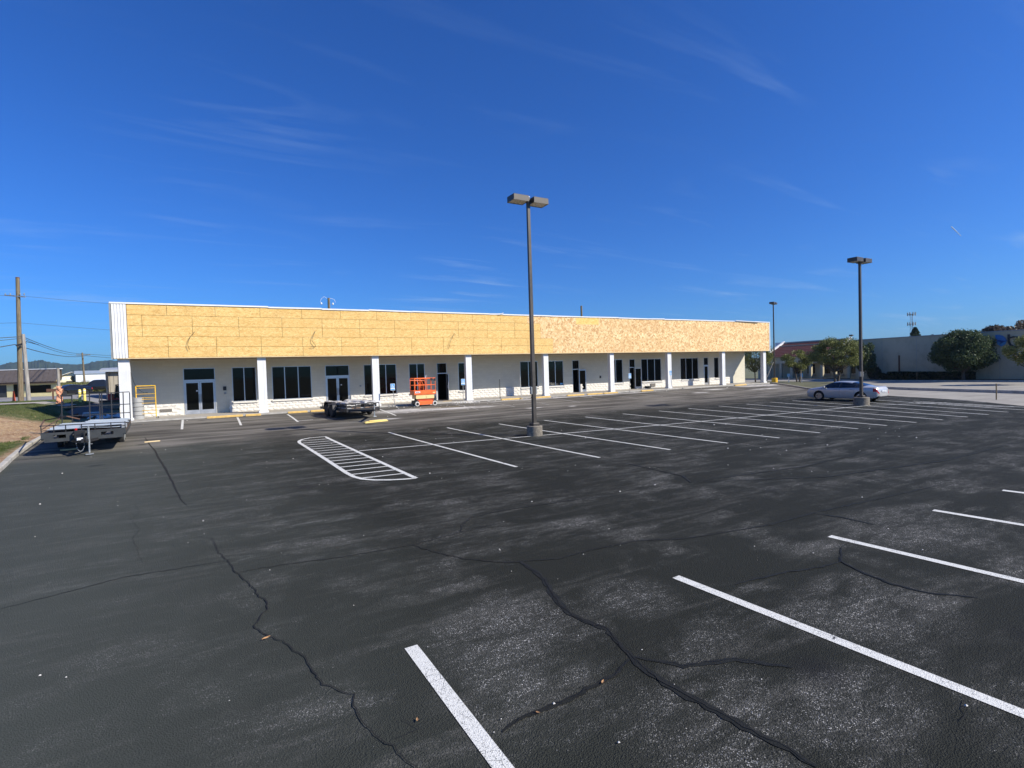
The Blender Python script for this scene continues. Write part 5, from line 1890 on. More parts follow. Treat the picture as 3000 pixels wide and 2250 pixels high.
MB().prism([(0, .52), (ln, .52), (ln - 8.5, 9), (0, 9)], 2.0, 3.1, axis="z").build("roof", brown, SB)

# white metal building and the small cream house beyond the bank
def S17(p, s=1.7):
    return (p[0] * s, p[1] * s, 2.77 + (p[2] - 2.77) * s)


WB = thing("metal_building", "long white metal building with grey gable end on the grassy bank", "building", (-34.5, 185.2, 2.57))
MB().box(0, 14, 0, .3, -.2, 2.75).build("front_wall", plain("bright_white_sheet_wall", (.80, .81, .82), .5, var=.03), WB)
MB().add([(0, 0, -.2), (-2.2, 9, -.2), (-2.2, 9, 2.75), (-1.0, 4.6, 3.55), (0, 0, 2.75), (.3, 0.05, -.2), (-1.9, 9, -.2), (-1.9, 9, 2.75), (-.7, 4.6, 3.55), (.3, .05, 2.75)], [(0, 1, 2, 3, 4), (9, 8, 7, 6, 5)]).build("gable_wall", plain("blue_grey_sheet_wall", (.22, .27, .31), .6), WB)
MB().add([(-.3, -.25, 2.75), (14.2, -.25, 2.75), (13.4, 4.6, 3.65), (-1.1, 4.6, 3.65), (-.3, -.25, 2.85), (14.2, -.25, 2.85), (13.4, 4.6, 3.75), (-1.1, 4.6, 3.75)], [(0, 1, 2, 3), (7, 6, 5, 4), (0, 4, 5, 1), (1, 5, 6, 2), (2, 6, 7, 3), (3, 7, 4, 0)]).build("roof", plain("grey_blue_sheet_roof", (.33, .38, .42), .5), WB)
MB().box(6.9, 7.0, -.03, -.005, 0, 2.6).build("downspout", M["bracket"], WB)
MB().cbox(9.6, 10.3, 3.2, 3.9, 3.5, 3.95, .05).build("roof_vent", M["trim"], WB)
for k in range(3):
    MB().box(1.2 + 3.6 * k, 3.0 + 3.6 * k, -.03, -.005, 0, 1.0).build("dark_stain_panel", plain("weathered_sheet", (.5, .5, .48), .7), WB)
CH = thing("cream_house", "small cream house with pale roof left of the white metal building", "house", (-38.2, 186, 2.57))
MB().box(0, 2.6, 0, 4, -.2, 1.1).box(.4, 2.4, .3, 4, 1.1, 2.3).build("wall", plain("cream_siding", (.78, .70, .48), .8), CH)
MB().add([(-.4, -.4, 2.1), (2.6, -.4, 3.35), (2.6, 4, 3.35), (-.4, 4, 2.1), (-.4, -.4, 2.2), (2.6, -.4, 3.45), (2.6, 4, 3.45), (-.4, 4, 2.2)], [(0, 1, 2, 3), (7, 6, 5, 4), (0, 4, 5, 1), (1, 5, 6, 2), (2, 6, 7, 3), (3, 7, 4, 0)]).build("roof", M["trim"], CH)
MB().box(1.5, 2.7, -.06, -.01, -.2, .9).build("door", M["black"], CH)
for x in (.5, 1.5):
    MB().box(x, x + .75, .24, .295, 1.35, 2.0).build("window", M["white_sign"], CH)

TB = thing("tan_shed", "tan ribbed metal shed partly hidden by the white left column", "building", (-9.55, 63.3, G(-9.5, 63.3)), R(6))
tan = plain("tan_ribbed_sheet", (.36, .32, .25), .7, var=.06)
for k in range(16):
    x = .06 + k * .3
    MB().prism([(x, 0), (x + .27, 0), (x + .285, -.04), (x + .297, 0), (x + .297, .06), (x, .06)], -.2, 2.72, axis="z").build("wall_panel", tan, TB)
MB().box(0, 5, .1, 9, -.2, 2.7).build("side_wall", tan, TB)
MB().add([(-.4, -.5, 2.72), (5.2, -.5, 2.72), (5.2, 5, 3.25), (-.4, 3.2, 3.0), (-.4, -.5, 2.92), (5.2, -.5, 2.92), (5.2, 5, 3.40), (-.4, 3.2, 3.15)], [(0, 1, 2, 3), (7, 6, 5, 4), (0, 4, 5, 1), (1, 5, 6, 2), (2, 6, 7, 3), (3, 7, 4, 0)]).build("roof", plain("grey_shed_roof", (.33, .36, .40), .6), TB)
MB().beam((.18, -.3, -.2), (.18, -.3, 2.7), .12, .12, up=(0, 1, 0)).build("corner_post", M["steel"], TB)
MB().box(.05, .2, -.08, -.045, 0, 2.6).build("corner_flashing", M["concrete"], TB)

SK = thing("skid_steer", "red skid steer loader with black cage cab and a dirt-filled bucket, half behind the column", "loader", (-7.25, 54.6, G(-7.2, 54.6)), R(-4))
MB().cbox(-.75, 1.4, -.5, .9, .35, .95, .05).cbox(-.8, -.45, -.55, .2, .5, 1.35, .04).build("body", M["skidred"], SK)
cb = MB()
for x in (-.42, .55):
    for y in (-.5, .6):
        cb.beam((x + (.12 if x < 0 else 0), y, .95), (x + (.22 if x < 0 else 0), y, 2.05), .08, .08, up=(0, 1, 0))
cb.box(-.25, .62, -.55, .65, 2.02, 2.1)
cb.build("cab_cage", M["steel"], SK)
MB().add([(-.34, -.46, .97), (.5, -.46, .97), (.5, -.46, 2.0), (-.2, -.46, 2.0), (-.34, .5, .97), (.5, .5, .97), (.5, .5, 2.0), (-.2, .5, 2.0)], [(0, 1, 2, 3), (7, 6, 5, 4), (0, 4, 5, 1), (1, 5, 6, 2), (2, 6, 7, 3), (3, 7, 4, 0)]).build("cab_glass", M["carglass"], SK)
MB().beam((-1.3, -.95, .78), (1.2, -.95, .78), .2, .12).build("bucket_edge", M["rust"], SK)
MB().add([(-1.3, -.9, .72), (1.2, -.9, .72), (1.2, -.4, .25), (-1.3, -.4, .25), (-1.3, -1.0, .3), (1.2, -1.0, .3), (1.2, -1.05, .12), (-1.3, -1.05, .12)], [(0, 1, 5, 4), (4, 5, 6, 7), (3, 2, 6, 7), (0, 4, 7, 3), (1, 2, 6, 5)]).build("bucket", M["bucket"], SK)
for x in (-.55, .9):
    for y in (-.55, .95):
        wheel_parts(SK, x, y, .36, .24, M["rubber"], M["cream"])

for i, (x, y, lb) in enumerate(((-9.85, 53.94, "yellow steel bollard nearer the lot, left one of the pair"), (-9.95, 56.2, "yellow steel bollard farther back, right one of the pair"))):
    t = thing("bollard", lb, "bollard", (x, y, G(x, y)), 0, "yellow bollards by the driveway")
    MB().lathe((0, 0, -.1), [(.10, 0), (.10, 1.12), (.07, 1.18), (.0, 1.2)], 14).build("bollard_tube", M["bollard"], t, smooth=True)
    MB().lathe((0, 0, .90), [(.103, 0), (.103, .06)], 14).build("bollard_band", M["white_sign"], t)
t = thing("traffic_cone", "slim orange channelizer cone in front of the tall pole at far left", "cone", (-15.55, 60.6, G(-15.5, 60.6)))
MB().cbox(-.2, .2, -.2, .2, 0, .04, .02).build("cone_base", M["black"], t)
MB().lathe((0, 0, .04), [(.11, 0), (.075, .5), (.05, .75), (.05, .85), (.02, .87)], 14).build("cone_body", M["cone"], t, smooth=True)
t = thing("mailbox_stand", "dark board sign on a single post at the street edge", "sign", (-12.98, 60.83, G(-13, 60.8)), R(-5))
MB().beam((0, 0, -.1), (0, 0, .85), .10, .10, up=(0, 1, 0)).build("post", M["rust"], t)
MB().cbox(-.45, .75, -.06, .06, .72, .98, .02).build("board", M["rust"], t)

# heap of light sheets and scraps behind the trailer gate
t = thing("sheet_stack", "small stack of pale blue sheets lying in the building's shadow", "sheets", (-7.35, 43.4, G(-7.3, 43.4)), R(12))
for k in range(4):
    MB().box(-.55 + .03 * k, .5 - .04 * k, -.4, .4 - .03 * k, .05 + .08 * k, .11 + .08 * k).build("sheet", M["sheet"], t)
scrap_heap("debris", -6.3, 42.6, .5, .4, 36, .38, M["white_sign"], "white scrap strips scattered in the shadow behind the ramp gate", "debris")
scrap_heap("debris", -7.6, 42.8, .4, .3, 14, .3, M["rust"], "brown scraps under the pale sheets", "debris")

# ------------------------------------------------------------------ foliage
def leaf_mat(name, lo, hi, alt=None):
    n = NT(name, .55, spec=.25)
    c = n.mix(n.rng(n.noise(1.3, 4, .6), .35, .65), lo, hi)
    c = n.mix(n.rng(n.noise(14, 3, .7), .45, .62, 0, .6), c, alt or tuple(min(1, k * 1.5) for k in hi))
    n.color(c)
    out = next(x for x in n.t.nodes if x.type == "OUTPUT_MATERIAL")
    tr = n.n("ShaderNodeBsdfTranslucent")
    n.link(c, tr.inputs["Color"])
    ms = n.n("ShaderNodeMixShader")
    ms.inputs[0].default_value = .28
    n.link(n.b.outputs[0], ms.inputs[1]); n.link(tr.outputs[0], ms.inputs[2])
    n.link(ms.outputs[0], out.inputs["Surface"])
    return n.m


LF = {
    "olive": leaf_mat("olive_leaves", (.10, .125, .034), (.19, .215, .065), (.30, .29, .11)),
    "dark": leaf_mat("dark_green_leaves", (.032, .056, .022), (.065, .10, .038), (.15, .19, .10)),
    "grey": leaf_mat("grey_green_leaves", (.050, .062, .030), (.095, .105, .055)),
    "autumn": leaf_mat("brown_tinged_leaves", (.075, .055, .040), (.12, .095, .065)),
    "hedge": leaf_mat("clipped_hedge_leaves", (.015, .024, .012), (.030, .045, .020)),
    "conifer": leaf_mat("conifer_needles", (.025, .045, .028), (.05, .075, .04)),
}
BARK = plain("tree_bark", (.09, .075, .06), .95, var=.35, scale=6)


def leaves(centers, radii, n, size, rng, flat=1.0, hollow=.35, drop=0.0):
    """n small leaf quads scattered through ellipsoid clumps"""
    C = np.array(centers, float); Rr = np.array(radii, float)
    vol = Rr.prod(axis=1) ** (2 / 3)
    pick = rng.choice(len(C), n, p=vol / vol.sum())
    d = rng.normal(size=(n, 3)); d /= np.linalg.norm(d, axis=1)[:, None]
    rad = hollow + (1 - hollow) * rng.random(n) ** .45
    rad *= 1 + rng.normal(0, .07, n)
    p = C[pick] + d * Rr[pick] * rad[:, None]
    a = rng.normal(size=(n, 3)); a[:, 2] *= flat; a += d * .35; a /= np.linalg.norm(a, axis=1)[:, None]
    b = np.cross(a, rng.normal(size=(n, 3))); b /= np.linalg.norm(b, axis=1)[:, None]
    s = size * rng.uniform(.6, 1.4, n)[:, None]
    v = np.empty((n, 4, 3))
    v[:, 0] = p - a * s * .5
    v[:, 1] = p + b * s * .32 + np.cross(a, b) * s * .08
    v[:, 2] = p + a * s * .5
    v[:, 3] = p - b * s * .32 + np.cross(a, b) * s * .08
    return v.reshape(-1, 3)


def leaf_mesh(name, V, mat, parent, kind=None):
    n = len(V) // 4
    me = bpy.data.meshes.new(name)
    me.vertices.add(len(V)); me.vertices.foreach_set("co", V.astype(np.float32).ravel())
    me.loops.add(len(V)); me.loops.foreach_set("vertex_index", np.arange(len(V), dtype=np.int32))
    me.polygons.add(n)
    me.polygons.foreach_set("loop_start", np.arange(0, len(V), 4, dtype=np.int32))
    me.polygons.foreach_set("loop_total", np.full(n, 4, dtype=np.int32))
    me.materials.append(mat)
    me.update(calc_edges=True); me.validate()
    o = bpy.data.objects.new(name, me)
    COL.objects.link(o)
    if parent is not None:
        o.parent = parent
    if kind:
        o["kind"] = kind
    return o


def tree(label, base, H, cr, ch, n, size, mat, seed, clumps=26, trunks=1, group=None, cz=None, squash=1.0, spread=.75, r0=.14, name="tree", sx=1.0, sy=1.0, hollow=.3, clump_r=.30):
    rng = np.random.default_rng(seed)
    t = thing(name, label, "tree", base, 0, group)
    cz = H - ch / 2 if cz is None else cz
    cen, rad = [], []
    for k in range(clumps):
        d = rng.normal(size=3); d /= np.linalg.norm(d)
        r = rng.uniform(.35, 1) ** .6 * spread
        pk = 1 - .5 * max(0.0, d[2] * r)
        c = np.array([d[0] * cr * r * sx * pk, d[1] * cr * r * sy * pk, cz + d[2] * ch / 2 * r])
        k_ = rng.uniform(.65, 1.35) * clump_r
        cen.append(c); rad.append((cr * k_, cr * k_, ch / 2 * k_ * squash))
    m = MB()
    for q in range(trunks):
        a = q * 2.4 + seed
        off = Vector((math.cos(a), math.sin(a), 0)) * (.16 * (trunks > 1))
        fork = Vector((off.x * 2.2, off.y * 2.2, max(.5, (cz - ch / 2) * 1.0 + .15)))
        m.tube(tuple(off + Vector((0, 0, -.1))), tuple(fork), r0, r0 * .72, n=10)
        for k in range(q, len(cen), trunks):
            if k % 2 and len(cen) > 14:
                continue
            c = Vector(cen[k])
            mid = fork.lerp(c, .5) + Vector((0, 0, -.10 * cr * .3)) + Vector(rng.normal(0, .08, 3))
            m.tube(tuple(fork), tuple(mid), r0 * .42, r0 * .24, n=6, caps=False)
            m.tube(tuple(mid), tuple(c), r0 * .24, r0 * .07, n=5, caps=False)
    m.build("trunk", BARK, t, smooth=True)
    leaf_mesh("crown", leaves(cen, rad, n, size, rng, hollow=hollow), mat, t)
    return t


tree("light olive tree standing at the end of the wooden fascia, around the distant lamp post", (65.0, 46.3, .1), 6.1, 3.0, 4.9, 9500, .145, LF["olive"], 1, clumps=52, trunks=2, group="street trees on the planted island", r0=.10, clump_r=.20)
tree("smallest olive tree of the island, before the red roof's lower edge", (67.2, 41.6, .1), 4.5, 2.5, 3.3, 7000, .14, LF["olive"], 2, clumps=42, trunks=2, group="street trees on the planted island", r0=.10, clump_r=.21)
tree("widest olive tree of the island, rising behind the silver sedan's hood", (64.6, 35.3, .1), 6.15, 4.1, 5.0, 17000, .145, LF["olive"], 3, clumps=76, trunks=2, group="street trees on the planted island", r0=.15, clump_r=.175, sx=.75)
t3 = tree("olive tree in the gap between the last two white columns", (62.2, 50.5, .1), 5.4, 3.2, 4.3, 10000, .15, LF["grey"], 4, clumps=26, trunks=1, group="street trees on the planted island", r0=.10)
tree("tall dark narrow tree at the corner of the beige wall behind the right lamp post", (74.3, 37.3, .1), 6.0, 1.75, 5.5, 6000, .24, LF["dark"], 5, clumps=24, r0=.12)
tree("big round dark green tree in front of the long beige wall", (74.0, 26.4, .1), 5.95, 3.15, 5.25, 36000, .19, LF["dark"], 6, clumps=90, r0=.22, spread=.80, hollow=.55, clump_r=.28)
tree("sparse olive tree cut by the right edge, before the blue leaf sign", (66.6, 18.6, .1), 5.2, 2.7, 4.2, 11000, .145, LF["olive"], 7, clumps=52, r0=.13, clump_r=.19)
for i, (x, y, h, cr, s) in enumerate(((125.6, 33.6, 9.4, 7.5, 11), (124, 39.3, 8.2, 3.6, 12), (123.6, 42.0, 7.3, 3.4, 13), (127, 27, 10, 6.5, 14))):
    tree(("broad brownish tree crown above the roof at the right edge", "middle brownish crown peeking over the roof", "lowest grey-brown crown just above the roof behind the round tree", "brownish crown beyond the right edge of the roof")[i], (x, y, 0), h, cr, 6, 9000, .42, LF["autumn"], s, clumps=30, group="far trees behind the long wall", r0=.3, hollow=.45)


def conifer(label, base, H, r, n, seed):
    rng = np.random.default_rng(seed)
    t = thing("conifer_tree", label, "tree", base)
    MB().tube((0, 0, 0), (0, 0, H), .28, .04, n=8).build("trunk", BARK, t)
    V = []
    for k in range(30):
        z = H * (.12 + .86 * k / 29)
        rr_ = r * (1 - (k / 30)) ** .8
        for q in range(7):
            a = rng.uniform(0, 6.28)
            L_ = rr_ * rng.uniform(.65, 1.1)
            c = [(math.cos(a) * L_ * u, math.sin(a) * L_ * u, z - L_ * .12 * u) for u in (.4, .75, 1.0)]
            V.append(leaves(c, [(L_ * .22, L_ * .22, .16)] * 3, 40, .34, rng, hollow=.1))
    leaf_mesh("crown", np.concatenate(V), LF["conifer"], t)


conifer("pointed dark conifer poking above the long wall below the antenna tower", (115.2, 48.4, 0), 8.6, 3.0, 0, 31)
conifer("lower conifer tip beside the pointed one above the long wall", (116.2, 46.0, 0), 7.0, 2.4, 0, 32)


def shrub(label, loc, rx, ry, rz_, n, seed, name="shrub", cat="shrub", box=False, group=None):
    rng = np.random.default_rng(seed)
    t = thing(name, label, cat, loc, 0, group)
    if box:
        p = np.stack([rng.uniform(-rx, rx, n), rng.uniform(-ry, ry, n), rng.uniform(.03, rz_, n)], 1)
        ax_ = rng.integers(0, 3, n)
        for a in (0, 1, 2):
            s = ax_ == a
            if a == 2:
                p[s, 2] = rz_ + rng.normal(0, .02, s.sum())
            else:
                p[s, a] = np.sign(p[s, a]) * ((rx, ry)[a] + rng.normal(0, .02, s.sum()))
        V = []
        a_ = rng.normal(size=(n, 3)); a_ /= np.linalg.norm(a_, axis=1)[:, None]
        b_ = np.cross(a_, rng.normal(size=(n, 3))); b_ /= np.linalg.norm(b_, axis=1)[:, None]
        v = np.empty((n, 4, 3)); s = .12
        v[:, 0] = p - a_ * s; v[:, 1] = p + b_ * s * .7; v[:, 2] = p + a_ * s; v[:, 3] = p - b_ * s * .7
        V = v.reshape(-1, 3)
        MB().cbox(-rx + .08, rx - .08, -ry + .08, ry - .08, 0, rz_ - .08, .1).build("inner_twigs", M["scrap"], t)
    else:
        V = leaves([(0, 0, rz_)], [(rx, ry, rz_)], n, .15, rng, hollow=.75)
        V[:, 2] = np.maximum(V[:, 2], .02)
        MB().lathe((0, 0, 0), [(rx * .6, .1), (rx * .8, rz_ * .7), (rx * .75, rz_ * 1.3), (rx * .3, rz_ * 1.8)], 14).build("inner_twigs", M["scrap"], t)
    leaf_mesh("foliage", V, LF["hedge"], t)


shrub("rounded dark shrub at the left foot of the long beige wall", (75.3, 36.3, .1), .75, .8, .88, 1800, 41)
shrub("low dark shrub just right of the rounded one", (75.3, 35.2, .1), .4, .5, .42, 700, 42)
for i, (ya, yb, h) in enumerate(((32.2, 34.4, .95), (29.75, 32.05, .9), (25.9, 29.4, .88))):
    shrub(("clipped hedge block, farthest of three along the beige wall", "middle clipped hedge block along the beige wall", "nearest clipped hedge block, under the round tree")[i], (75.1, (ya + yb) / 2, .1), .5, (yb - ya) / 2, h, 2600, 50 + i, name="hedge", cat="hedge", box=True, group="clipped hedges along the beige wall")

# ------------------------------------------------------------------ right background
beige = concrete_mat("beige_stucco", (.47, .42, .295), (.55, .495, .355), .25)
LB = thing("beige_store_building", "long windowless beige building with a blue leaf sign at the right", "building", (76.5, 20, 0))
w = MB().box(76.5, 76.8, -30, 39.2, -.1, 5.44).box(76.8, 110, 38.9, 39.2, -.1, 5.44)
lw = w.build("wall", beige, LB, world=True)
MB().box(76.42, 76.9, -30, 39.3, 5.44, 5.56).build("parapet_cap", M["bracket"], LB, world=True)
MB().box(76.9, 110, -30, 38.9, 4.6, 4.8).build("roof", M["roofing"], LB, world=True)
MB().box(76.40, 76.49, 33.83, 33.98, 1.0, 3.2).build("downspout", M["rust"], LB, world=True)
for y in (35.9, 32.0, 28.0, 24.0, 20.0, 16.0):
    MB().box(76.492, 76.4985, y - .015, y + .015, .1, 5.4).build("wall_joint", M["bracket"], LB, world=True)
# leaf emblem with a swoosh and a rounded letter stroke
def yz(name, pts, x0, x1, mat):
    return MB().prism(pts, x0, x1, axis="x").build(name, mat, LB, world=True)


cy, cz = 23.85, 4.45
blue1 = plain("mid_blue_sign", (.035, .17, .42), .5)
blue2 = plain("deep_blue_sign", (.012, .06, .22), .5)
leafp = []
for k in range(13):
    a = math.pi * k / 12
    leafp.append((cy + .50 - 1.0 * k / 12, cz + .12 + .52 * math.sin(a) ** .8 * (1.15 - .45 * k / 12)))
leafp = [(cy + .48, cz + .68), (cy + .20, cz + .66), (cy - .10, cz + .55), (cy - .35, cz + .30), (cy - .50, cz - .05), (cy - .46, cz - .10), (cy - .1, cz + .0), (cy + .3, cz + .02), (cy + .46, cz + .25)]
yz("leaf_emblem", leafp, 76.36, 76.47, blue1)
yz("leaf_emblem", [(cy + .45, cz - .02), (cy + .1, cz - .08), (cy - .46, cz - .14), (cy - .36, cz - .42), (cy - .02, cz - .66), (cy + .30, cz - .42)], 76.36, 76.47, plain("pale_blue_sign", (.06, .25, .50), .5))
yz("leaf_swoosh", [(cy + .42, cz + .03), (cy + .1, cz + .06), (cy - .48, cz - .09), (cy - .2, cz - .20), (cy + .02, cz - .34), (cy + .12, cz - .36), (cy + .0, cz - .16), (cy + .15, cz - .12)], 76.33, 76.36, blue2)
st = [(23.30, 5.10), (23.12, 5.10), (23.12, 4.35), (23.0, 4.0), (22.75, 3.82), (22.45, 3.72), (22.2, 3.78), (22.2, 3.62), (22.5, 3.54), (22.85, 3.62), (23.15, 3.85), (23.30, 4.3)]
yz("sign_letter", st, 76.36, 76.47, M["black"])
yz("sign_letter", [(23.12, 4.62), (22.8, 4.72), (22.5, 4.62), (22.32, 4.3), (22.36, 4.0), (22.2, 4.0), (22.16, 4.35), (22.4, 4.78), (22.8, 4.88), (23.12, 4.78)], 76.36, 76.47, M["black"])

RB = thing("red_roof_building", "shaded arcade building with dark red sloping roof and white gable edges", "building", (80.7, 50, 0))
redt = plain("dark_red_roof", (.075, .014, .014), .9, var=.2, scale=2, grime=(.055, .012, .012))
MB().box(83.5, 83.8, 40, 58.5, 0, 3.6).build("wall", beige, RB, world=True)
MB().box(80.7, 81.0, 40.2, 58.5, 2.55, 3.62).build("arcade_beam", beige, RB, world=True)
for y in (52.9, 51.05, 48.0, 46.2, 44.3, 42.3, 54.9, 56.8):
    MB().box(80.6, 81.0, y - .19, y + .19, 0, 2.56).build("arcade_pillar", beige, RB, world=True)
for y in (52, 49.5, 47.1, 45.2, 43.3):
    MB().box(83.40, 83.48, y - .6, y + .6, .8, 2.3).build("window", M["glass"], RB, world=True)
    MB().box(83.2, 83.49, y - .7, y + .7, .45, .7).build("window_sill", M["concrete"], RB, world=True)
rp_ = MB()
rows = 9
for k in range(rows):
    u0, u1 = k / rows, (k + 1) / rows
    xa, xb = 80.3 + 5.7 * u0, 80.3 + 5.7 * u1
    za, zb = 3.62 + 2.4 * u0, 3.62 + 2.4 * u1
    mm = MB()
    y0, y1 = 44.9, 55.6
    mm.add([(xa, y0, za), (xa, y1, za), (xb + .1, y1, zb + .02), (xb + .1, y0, zb + .02), (xa, y0, za + .05), (xa, y1, za + .05), (xb + .1, y1, zb + .06), (xb + .1, y0, zb + .06)], [(0, 1, 2, 3), (7, 6, 5, 4), (0, 4, 5, 1), (1, 5, 6, 2), (2, 6, 7, 3), (3, 7, 4, 0)])
    mm.build("roof_course", redt, RB, world=True)
MB().box(85.9, 86.5, 44.9, 55.6, 5.95, 6.22).build("roof_ridge", M["bracket"], RB, world=True)
for y in (55.75, 44.75):
    MB().beam((79.9, y, 3.55), (86.1, y, 6.25), .28, .30).build("gable_edge", M["trim"], RB, world=True)
MB().box(84.6, 88, 44.9, 56, 0, 5.6).build("rear_block", beige, RB, world=True)
MB().box(86.5, 88, 56.2, 57.7, 4.5, 6.25).build("chimney", M["trim"], RB, world=True)

# antenna tower
t = thing("antenna_tower", "lattice antenna tower with two rings of panels on the horizon", "tower", (276.1, 117.3, 0))
m = MB()
for (x, y) in ((.5, 0), (-.25, .43), (-.25, -.43)):
    m.tube((x * 1.3, y * 1.3, 0), (x, y, 23), .07, n=6)
for k in range(23):
    for (a, b) in (((.5, 0), (-.25, .43)), ((-.25, .43), (-.25, -.43)), ((-.25, -.43), (.5, 0))):
        m.tube((a[0] * 1.15, a[1] * 1.15, k), (b[0] * 1.15, b[1] * 1.15, k + 1), .035, n=4)
m.build("lattice", M["galv"], t)
for z, rr_ in ((22.2, 1.5), (17.7, 1.5)):
    for k in range(8):
        a = k * math.pi / 4
        MB().cbox(math.cos(a) * rr_ - .18, math.cos(a) * rr_ + .18, math.sin(a) * rr_ - .18, math.sin(a) * rr_ + .18, z, z + 1.5, .04).build("antenna_panel", M["bracket"], t)
    MB().lathe((0, 0, z + .6), [(rr_ - .1, 0), (rr_, 0), (rr_, .1), (rr_ - .1, .1)], 16).build("platform_ring", M["bracket"], t)

# things on the island and beyond
blue = [(60.65, 38.75, "small far blue sign on the island, left one of the two by the olive trees"), (60.1, 36.8, "small far blue sign on the island, right one of the two by the olive trees")]
for (x, y, lb) in blue:
    t = thing("small_sign", lb, "sign", (x, y, G(x, y) + .08), 0, "small blue signs on the island")
    MB().tube((0, 0, -.05), (0, 0, .9), .045, n=8).build("post", M["trim"], t)
    MB().box(-.04, -.02, -.17, .17, .8, 1.2).build("sign_panel", M["blue_sign"], t)
for (x, y, h, lb) in ((43.01, 13.67, 1.0, "thin brown stake at the edge of the pale paving on the right"), (73.2, 30.6, 1.1, "thin stake beside the hedge gap on the far kerb"), (54.6, 33.5, 1.5, "thin bare post on the island behind the sedan's nose")):
    t = thing("stake", lb, "stake", (x, y, G(x, y)))
    MB().beam((0, 0, -.1), (.01, 0, h), .055, .055, up=(0, 1, 0)).build("stake_shaft", M["wood_pole"], t)
t = thing("meter_tank", "dark rounded meter box at the base of the far right column", "utility box", (54.2, 37.6, G(54.2, 37.6) + .08))
MB().lathe((0, 0, 0), [(.35, 0), (.38, .5), (.34, .95), (.15, 1.1)], 16).build("tank_shell", M["steel"], t, smooth=True)
MB().tube((.0, -.2, .2), (.9, -.6, 2.3), .05, .04, n=8).build("leaning_pipe", M["wood_grey"], t)

# ------------------------------------------------------------------ grass blades on the verge
rng = np.random.default_rng(9)


def blades(n, x0, x1, y0, y1, hmin, hmax, keep):
    x = rng.uniform(x0, x1, n); y = rng.uniform(y0, y1, n)
    k = np.array([keep(a, b) for a, b in zip(x, y)])
    x, y = x[k], y[k]
    n = len(x)
    z = np.array([G(a, b) + .05 for a, b in zip(x, y)])
    a = rng.uniform(0, 2 * np.pi, n); h = rng.uniform(hmin, hmax, n); w_ = h * .14
    lx, ly = rng.normal(0, .4, n) * h, rng.normal(0, .4, n) * h
    v = np.empty((n, 4, 3))
    v[:, 0] = np.stack([x - np.cos(a) * w_, y - np.sin(a) * w_, z - .01], 1)
    v[:, 1] = np.stack([x + np.cos(a) * w_, y + np.sin(a) * w_, z - .01], 1)
    v[:, 2] = np.stack([x + lx + np.cos(a) * w_ * .2, y + ly + np.sin(a) * w_ * .2, z + h], 1)
    v[:, 3] = np.stack([x + lx - np.cos(a) * w_ * .2, y + ly - np.sin(a) * w_ * .2, z + h], 1)
    return v.reshape(-1, 3)


def keep(a, b):
    s = math.sin(a * 3.1) * .5 + math.sin(b * 2.3 + a) * .6
    e = interp(LEFT_CURB + [(-7.2, 36), (-7.8, 41), (-9.1, 45), (-9.4, 57)], b)
    if a > e - .45 - .25 * abs(math.sin(b * 4)):
        return False
    if 46.8 < b < 51:
        return False
    return not (30.2 + s < b < 37.6 + s)


gm = leaf_mat("grass_blades", (.055, .085, .022), (.11, .15, .04), (.20, .20, .08))
go = leaf_mesh("grass", blades(90000, -14, -6.3, 21, 31.5, .03, .08, keep), gm, None, "stuff")
go["label"] = "green grass growing between the curb and the bare soil patch"
go["category"] = "grass"
g2 = leaf_mesh("grass", blades(60000, -22, -7.3, 36, 57, .04, .09, keep), gm, None, "stuff")
g2["label"] = "short lawn strips on both sides of the concrete footpath"
g2["category"] = "grass"
def keep_bank(a, b):
    return True
g3 = leaf_mesh("grass", blades(30000, -40, -8, 92, 112, .15, .45, keep_bank), leaf_mat("dry_bank_grass", (.10, .12, .035), (.20, .19, .07)), None, "stuff")
g3["label"] = "tall yellow-green grass on the bank in front of the white metal building"
g3["category"] = "grass"
st_ = scrap_heap("straw", -9.0, 34.2, 1.6, 1.7, 3800, .034, plain("pale_straw", (.44, .32, .18), .9, var=.3, scale=9), "pale straw strewn over the bare soil beside the curb", "straw", zz=None)
for v in st_.data.vertices:
    v.co.z += .055
t = MB().lathe((0, 0, 0), [(.0, 0), (.09, .02), (.11, .07), (.06, .12), (0, .13)], 9).build("stone", M["rubble"])
t.location = (-6.95, 24.9, G(-6.95, 24.9) + .05)
tag(t, "pale round stone lying on the grass next to the curb", "stone")

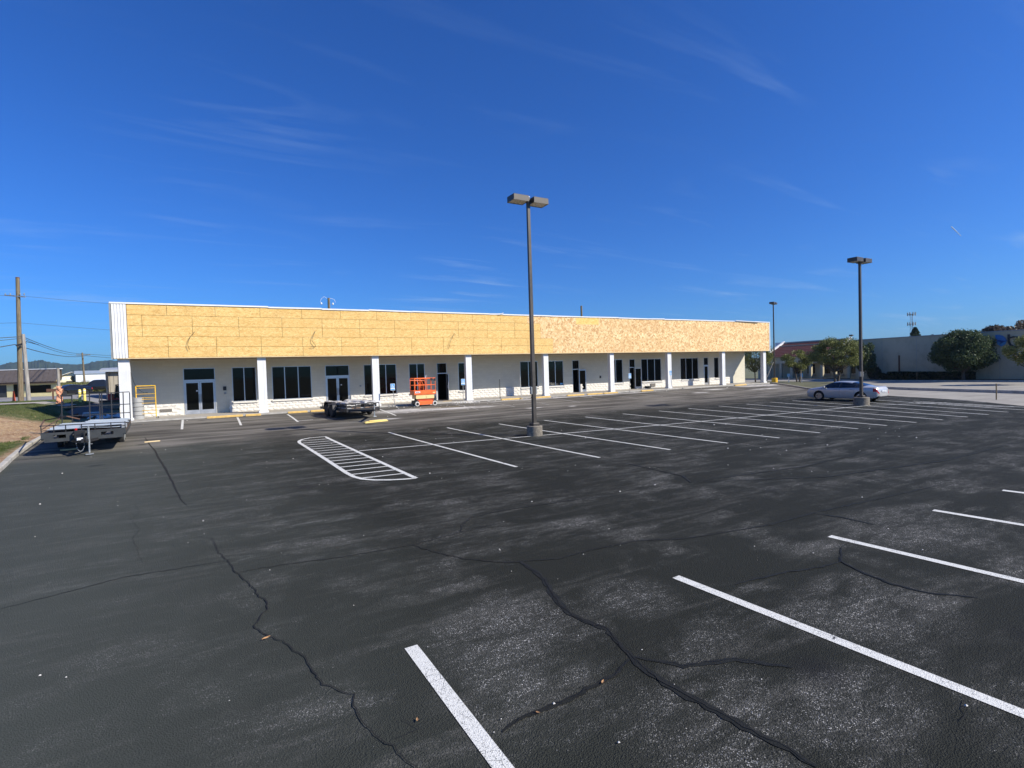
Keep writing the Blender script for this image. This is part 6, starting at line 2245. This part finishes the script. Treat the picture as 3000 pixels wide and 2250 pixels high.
# ------------------------------------------------------------------ litter on the asphalt
m = MB()
rl_ = random.Random(77)
for _ in range(150):
    d = rl_.uniform(2.6, 26) ** 1.0
    a = rl_.uniform(-.25, 1.25)
    x, y = d * math.sin(a), d * math.cos(a)
    if x < interp(lot_left, y) + .3 or y < 1.2:
        continue
    s = rl_.uniform(.0015, .0045) * rl_.choice((1, 1, 1, 1.7)) * (1 + d * .11)
    z = G(x, y) + .012
    m.add([(x - s, y - s * .7, z), (x + s, y - s, z), (x + s * .8, y + s, z), (x - s, y + s * .8, z), (x, y, z + s * 1.1)], [(0, 1, 4), (1, 2, 4), (2, 3, 4), (3, 0, 4)])
o = m.build("gravel", M["rubble"])
o["kind"] = "stuff"
o["label"] = "loose white stone chips sprinkled over the dark asphalt"
o["category"] = "gravel"
for (x, y, s, rz, lb) in ((2.83, 3.56, .030, .6, "curled dry leaf lying between the two nearest parking lines"), (1.27, 3.95, .024, 1.3, "small dry leaf left of the nearest parking line"), (.33, 6.05, .045, .4, "pale twig on the crack left of the nearest parking line"), (2.13, 3.52, .020, 2.2, "tiny leaf just right of the nearest parking line")):
    vs, fs = [], []
    for i in range(5):
        u = i / 4 * 2 - 1
        ww = (1 - u * u) * .42
        for k in (-1, 0, 1):
            vs.append((u * s, k * ww * s, .012 + s * (.18 * abs(k) + .12 * u * u)))
    for i in range(4):
        for k in range(2):
            fs.append((i * 3 + k, i * 3 + k + 1, i * 3 + k + 4, i * 3 + k + 3))
    o = MB().add(vs, fs).build("dry_leaf", M["leafdry"])
    o.location = (x, y, G(x, y) + .003); o.rotation_euler = (0, 0, rz)
    tag(o, lb, "leaf")

o = MB().tube((2813.1, 1042.2, 572.5), (2823.9, 1012.8, 526.6), 2.6, 1.0, n=8).build("contrail", plain("ice_vapour", (.8, .82, .86), 1.0), kind="stuff")
o["label"] = "short white vapour trail in the sky above the right lamp post"
# ------------------------------------------------------------------ haze
hz = MB().box(-2950, 2950, -60, 2950, -3.5, 135).build("haze", None, kind="stuff")
hz["label"] = "thin blue air that pales the far hills"
hm = bpy.data.materials.new("thin_air")
hm.use_nodes = True
ht = hm.node_tree
ht.nodes.clear()
ho = ht.nodes.new("ShaderNodeOutputMaterial")
hv = ht.nodes.new("ShaderNodeVolumePrincipled")
hv.inputs["Color"].default_value = (.62, .80, 1.0, 1)
hv.inputs["Density"].default_value = .00010
hv.inputs["Anisotropy"].default_value = .2
ht.links.new(hv.outputs[0], ho.inputs["Volume"])
hz.data.materials.append(hm)
